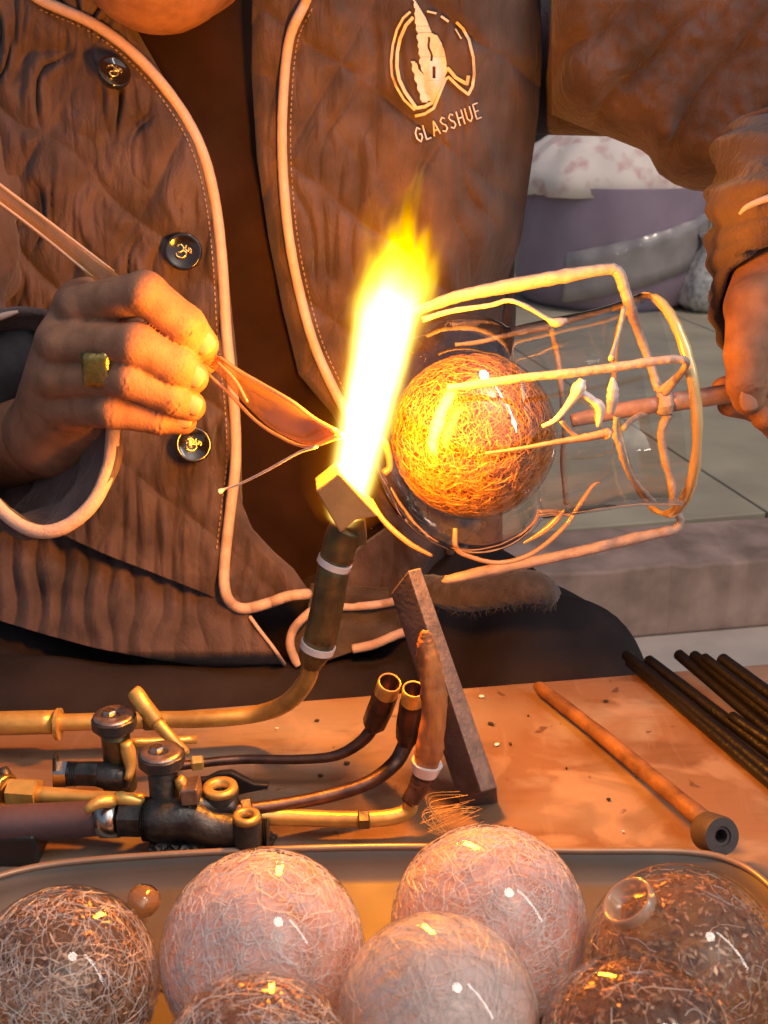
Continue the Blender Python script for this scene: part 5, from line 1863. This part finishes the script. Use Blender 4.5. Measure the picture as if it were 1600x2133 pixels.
# buttons ------------------------------------------------------------------
def button(px, py, rpx, nrm, off=.006):
    Y = float(Yl(np.array(float(px)), np.array(float(py)))) - off
    c = PY(px, py, Y)
    n = Vector(nrm).normalized()
    r = rad(rpx, c)
    V, F = lathe_data(c, n, [(-.004, r * .5), (-.003, r * .96), (-.0005, r * 1.0), (.0012, r * .97), (.0018, r * .90), (.0010, r * .80), (.0008, 0.0001)], 40)
    b_ = jlink_fix(link('button', mesh_from('button', V, F), M['button'], jacket, True))
    a_ = n.orthogonal().normalized()
    a_ = (Vector((0, 0, 1)) - n * n.z).normalized(); s_ = n.cross(a_)
    V, F = [], []
    marks = [[(-.36, .28), (-.1, .34), (.02, .14), (-.12, -.02), (-.3, -.04)], [(-.06, .02), (.14, -.06), (.10, -.24), (-.12, -.34), (-.34, -.26), (-.38, -.08)], [(.18, .32), (.10, .1), (.26, .0), (.30, .2)], [(.34, .16), (.42, .02), (.34, -.12)]]
    for mk in marks:
        pts = [c + n * .0014 + a_ * (y * r) + s_ * (-x * r) for x, y in mk]
        v, f = tube_data([Vector(q) for q in catmull(pts, 4)], r * .065, 8)
        V, F = merge((V, F), (v, f))
    jlink_fix(link('button_emblem', mesh_from('emb', V, F), M['gold'], jacket, True))


button(238, 150, 36, (.55, -.75, .5), .009)
button(382, 524, 39, (.12, -.95, .25), .010)
button(403, 926, 38, (.25, -.9, .35), .010)

# printed emblem -------------------------------------------------------------
def ribbon(name, strokes, m_, off=.0022, wpx=6, step=4.0, fY=None):
    fY = fY or Yr
    V, F = [], []
    for st_ in strokes:
        pts, wd = (st_[0], st_[1]) if isinstance(st_, tuple) else (st_, wpx)
        D_ = [np.array(pts[0], float)]
        for a_, b_ in zip(pts[:-1], pts[1:]):
            a_ = np.array(a_, float); b_ = np.array(b_, float)
            L_ = np.linalg.norm(b_ - a_)
            nn = max(1, int(L_ / step))
            for k in range(1, nn + 1): D_.append(a_ + (b_ - a_) * k / nn)
        D_ = np.array(D_)
        n = len(D_)
        base = len(V)
        for i in range(n):
            t_ = D_[min(i + 1, n - 1)] - D_[max(i - 1, 0)]
            t_ /= np.linalg.norm(t_) + 1e-9
            nn = np.array([-t_[1], t_[0]])
            for s_ in (-1, 1):
                q = D_[i] + nn * s_ * wd / 2
                Y = float(fY(np.array(q[0]), np.array(q[1])))
                for o_ in (off, -.0004):
                    V.append(PY(q[0], q[1], Y - o_))
        for i in range(n - 1):
            a_ = base + i * 4; b_ = a_ + 4
            F += [(a_, a_ + 2, b_ + 2, b_), (a_ + 1, b_ + 1, b_ + 3, a_ + 3), (a_, b_, b_ + 1, a_ + 1), (a_ + 2, a_ + 3, b_ + 3, b_ + 2)]
        F += [(base, base + 1, base + 3, base + 2), (base + 4 * (n - 1), base + 4 * (n - 1) + 2, base + 4 * (n - 1) + 3, base + 4 * (n - 1) + 1)]
    return jlink_fix(link(name, mesh_from(name, V, F), m_, jacket))


def zx(x, y): return (780 + x * 300 / 1600, y * 330 / 1760)


outer = [zx(*q) for q in [(400, 130), (320, 200), (250, 330), (205, 500), (185, 680), (195, 830), (240, 960), (330, 1110), (450, 1225)]]
outer_b = [zx(*q) for q in [(450, 1290), (560, 1265), (660, 1200), (720, 1050), (790, 880), (825, 855), (930, 960), (1045, 1050), (1090, 960), (1110, 820), (1100, 640), (1050, 440), (985, 320), (910, 245)]]
inner_a = [zx(*q) for q in [(432, 190), (350, 280), (285, 430), (255, 580), (250, 740), (275, 880), (340, 1020), (465, 1200), (560, 1185), (640, 1140), (700, 1000), (800, 770), (820, 760), (900, 860), (1030, 935), (1045, 840)]]
ribbon('emblem_ring', [(outer, 5), (outer_b, 6), (inner_a, 7), ([zx(585, 125), zx(690, 150)], 4), ([zx(740, 180), zx(825, 240)], 5), ([zx(900, 320), zx(965, 430)], 3)], M['cream_print'])
# pale jagged feather: rows (y, xL, xR), with slots left open
rows = [(0, 430, 450), (100, 450, 510), (200, 450, 570), (300, 460, 610), (370, 480, 640), (400, 472, 700), (480, 485, 745), (560, 490, 775), (640, 505, 792), (700, 500, 800), (760, 520, 800), (820, 540, 770), (900, 530, 730), (960, 540, 700), (1050, 580, 670), (1130, 560, 640)]
strk = []
for (y0, a0, b0), (y1, a1, b1) in zip(rows[:-1], rows[1:]):
    m0 = 4
    for k in range(m0):
        t_ = k / m0
        y = y0 + (y1 - y0) * t_; xa = a0 + (a1 - a0) * t_ + 6 * math.sin(y / 14); xb = b0 + (b1 - b0) * t_
        hts = (y1 - y0) / m0 * 330 / 1760 * 1.02
        segs = [(xa, xb)]
        if 400 < y < 680:
            sl = 590 + (y - 400) * .16 + 10 * math.sin(y / 30)
            segs = [(xa, sl - 10), (sl + 16, xb)]
        if 735 < y < 880: segs = [(xa, 645), (680, xb)]
        for a_, b_ in segs:
            if b_ - a_ > 6: strk.append(([zx(a_, y), zx((a_ + b_) / 2, y), zx(b_, y)], hts))
for k in range(24):
    y = 690 + k * 19
    xa = 408 + (k ** 1.15) * 3.2 + 8 * math.sin(k * 1.1); xb = xa + 45 + min(k, 12) * 7
    if y > 1130: break
    strk.append(([zx(xa, y), zx(min(xb, 590), y)], 19 * 330 / 1760))
ribbon('emblem_feather', strk, M['white_print'], off=.0026)
# lettering GLASSHUE on a rising line
LET = {'G': [[(.85, .8), (.5, 1), (.1, .7), (.1, .3), (.5, 0), (.85, .25), (.85, .5), (.55, .5)]],
       'L': [[(.1, 1), (.1, 0), (.8, 0)]], 'A': [[(0, 0), (.45, 1), (.9, 0)], [(.2, .35), (.7, .35)]],
       'S': [[(.8, .85), (.45, 1), (.12, .78), (.35, .55), (.7, .42), (.78, .18), (.45, 0), (.08, .15)]],
       'H': [[(.1, 1), (.1, 0)], [(.8, 1), (.8, 0)], [(.1, .5), (.8, .5)]],
       'U': [[(.1, 1), (.1, .25), (.45, 0), (.8, .25), (.8, 1)]], 'E': [[(.8, 1), (.1, 1), (.1, 0), (.8, 0)], [(.1, .5), (.65, .5)]]}
strk = []
bx, by, ang, hgt = 870., 298., math.radians(-22), 31.
ux, uy = math.cos(ang), math.sin(ang)
vx, vy = math.sin(math.radians(-16)), -math.cos(math.radians(-16))
for k, ch in enumerate('GLASSHUE'):
    ox = k * 18.8
    for s_ in LET[ch]:
        strk.append([(bx + ux * (ox + x * 15.5) + vx * y * hgt, by + uy * (ox + x * 15.5) + vy * y * hgt) for x, y in s_])
ribbon('lettering', strk, M['white_print'], off=.0026, wpx=3.0, step=3)


# stitching along the piping, and threads and nuts on the torch
def stitches(pts, offx, fY):
    c = [np.array(q[:2]) for q in catmull([(x, y, 0) for x, y in pts], 12)]
    out_, acc = [], 0.0
    last = None
    for a_, b_ in zip(c[:-1], c[1:]):
        t_ = (b_ - a_) / (np.linalg.norm(b_ - a_) + 1e-9)
        n_ = np.array([-t_[1], t_[0]])
        L_ = np.linalg.norm(b_ - a_)
        k = 0.0
        while k < L_:
            if last is None or acc >= 13:
                p_ = a_ + t_ * k + n_ * offx
                out_.append([tuple(p_), tuple(p_ + t_ * 7)]); acc = 0.0; last = 1
            k += 1.0; acc += 1.0
    return out_


M['thread'] = mat('sewing_thread', (0.34, 0.24, 0.19), 0.7)
lp = [(90, 2), (200, 52), (290, 122), (370, 218), (420, 312), (448, 420), (463, 550), (472, 700), (488, 850), (491, 960), (480, 1060), (470, 1150)]
stuffp(ribbon('stitching', stitches(lp, 19, Yl), M['thread'], off=.0012, wpx=2.4, step=8, fY=Yl))
rp_ = [(634, 10), (603, 80), (590, 200), (588, 330), (600, 480), (622, 600), (655, 720), (705, 830)]
stuffp(ribbon('stitching', stitches(rp_, -18, Yr), M['thread'], off=.0012, wpx=2.4, step=8, fY=Yr))


def nut(x0, y0, x1, y1, z_, rpx, m_, name='hex_nut'):
    pipe(name, [(x0, y0, z_, rpx * .86), (x0 + (x1 - x0) * .12, y0 + (y1 - y0) * .12, z_, rpx), (x0 + (x1 - x0) * .88, y0 + (y1 - y0) * .88, z_, rpx), (x1, y1, z_, rpx * .86)], m_, torch, 1, seg=6, smooth=False)


nut(398, 1591, 424, 1588, .018, 17, M['brass'])
nut(500, 1685, 524, 1681, .020, 21, M['dark_brass'])
nut(520, 1701, 548, 1702, .014, 24, M['gunmetal'])
nut(300, 1500, 330, 1499, .021, 25, M['dark_brass'])
nut(745, 1708, 770, 1707, .0125, 21, M['dark_brass'])
for (xa, xb, y_, z_, r_) in ((146, 162, 1612, .022, 26), (300, 322, 1706, .020, 46), (545, 560, 1736, .014, 33)):
    V, F = [], []
    k = xa
    while k < xb:
        P, Rr = rspline([(k, y_, z_, r_ * .9), (k + 1.4, y_, z_, r_), (k + 2.8, y_, z_, r_ * .9)], 1)
        V, F = merge((V, F), tube_data(P, Rr, 24)); k += 4
    stuffp(link('thread', mesh_from('thread', V, F), M['gunmetal'], torch))
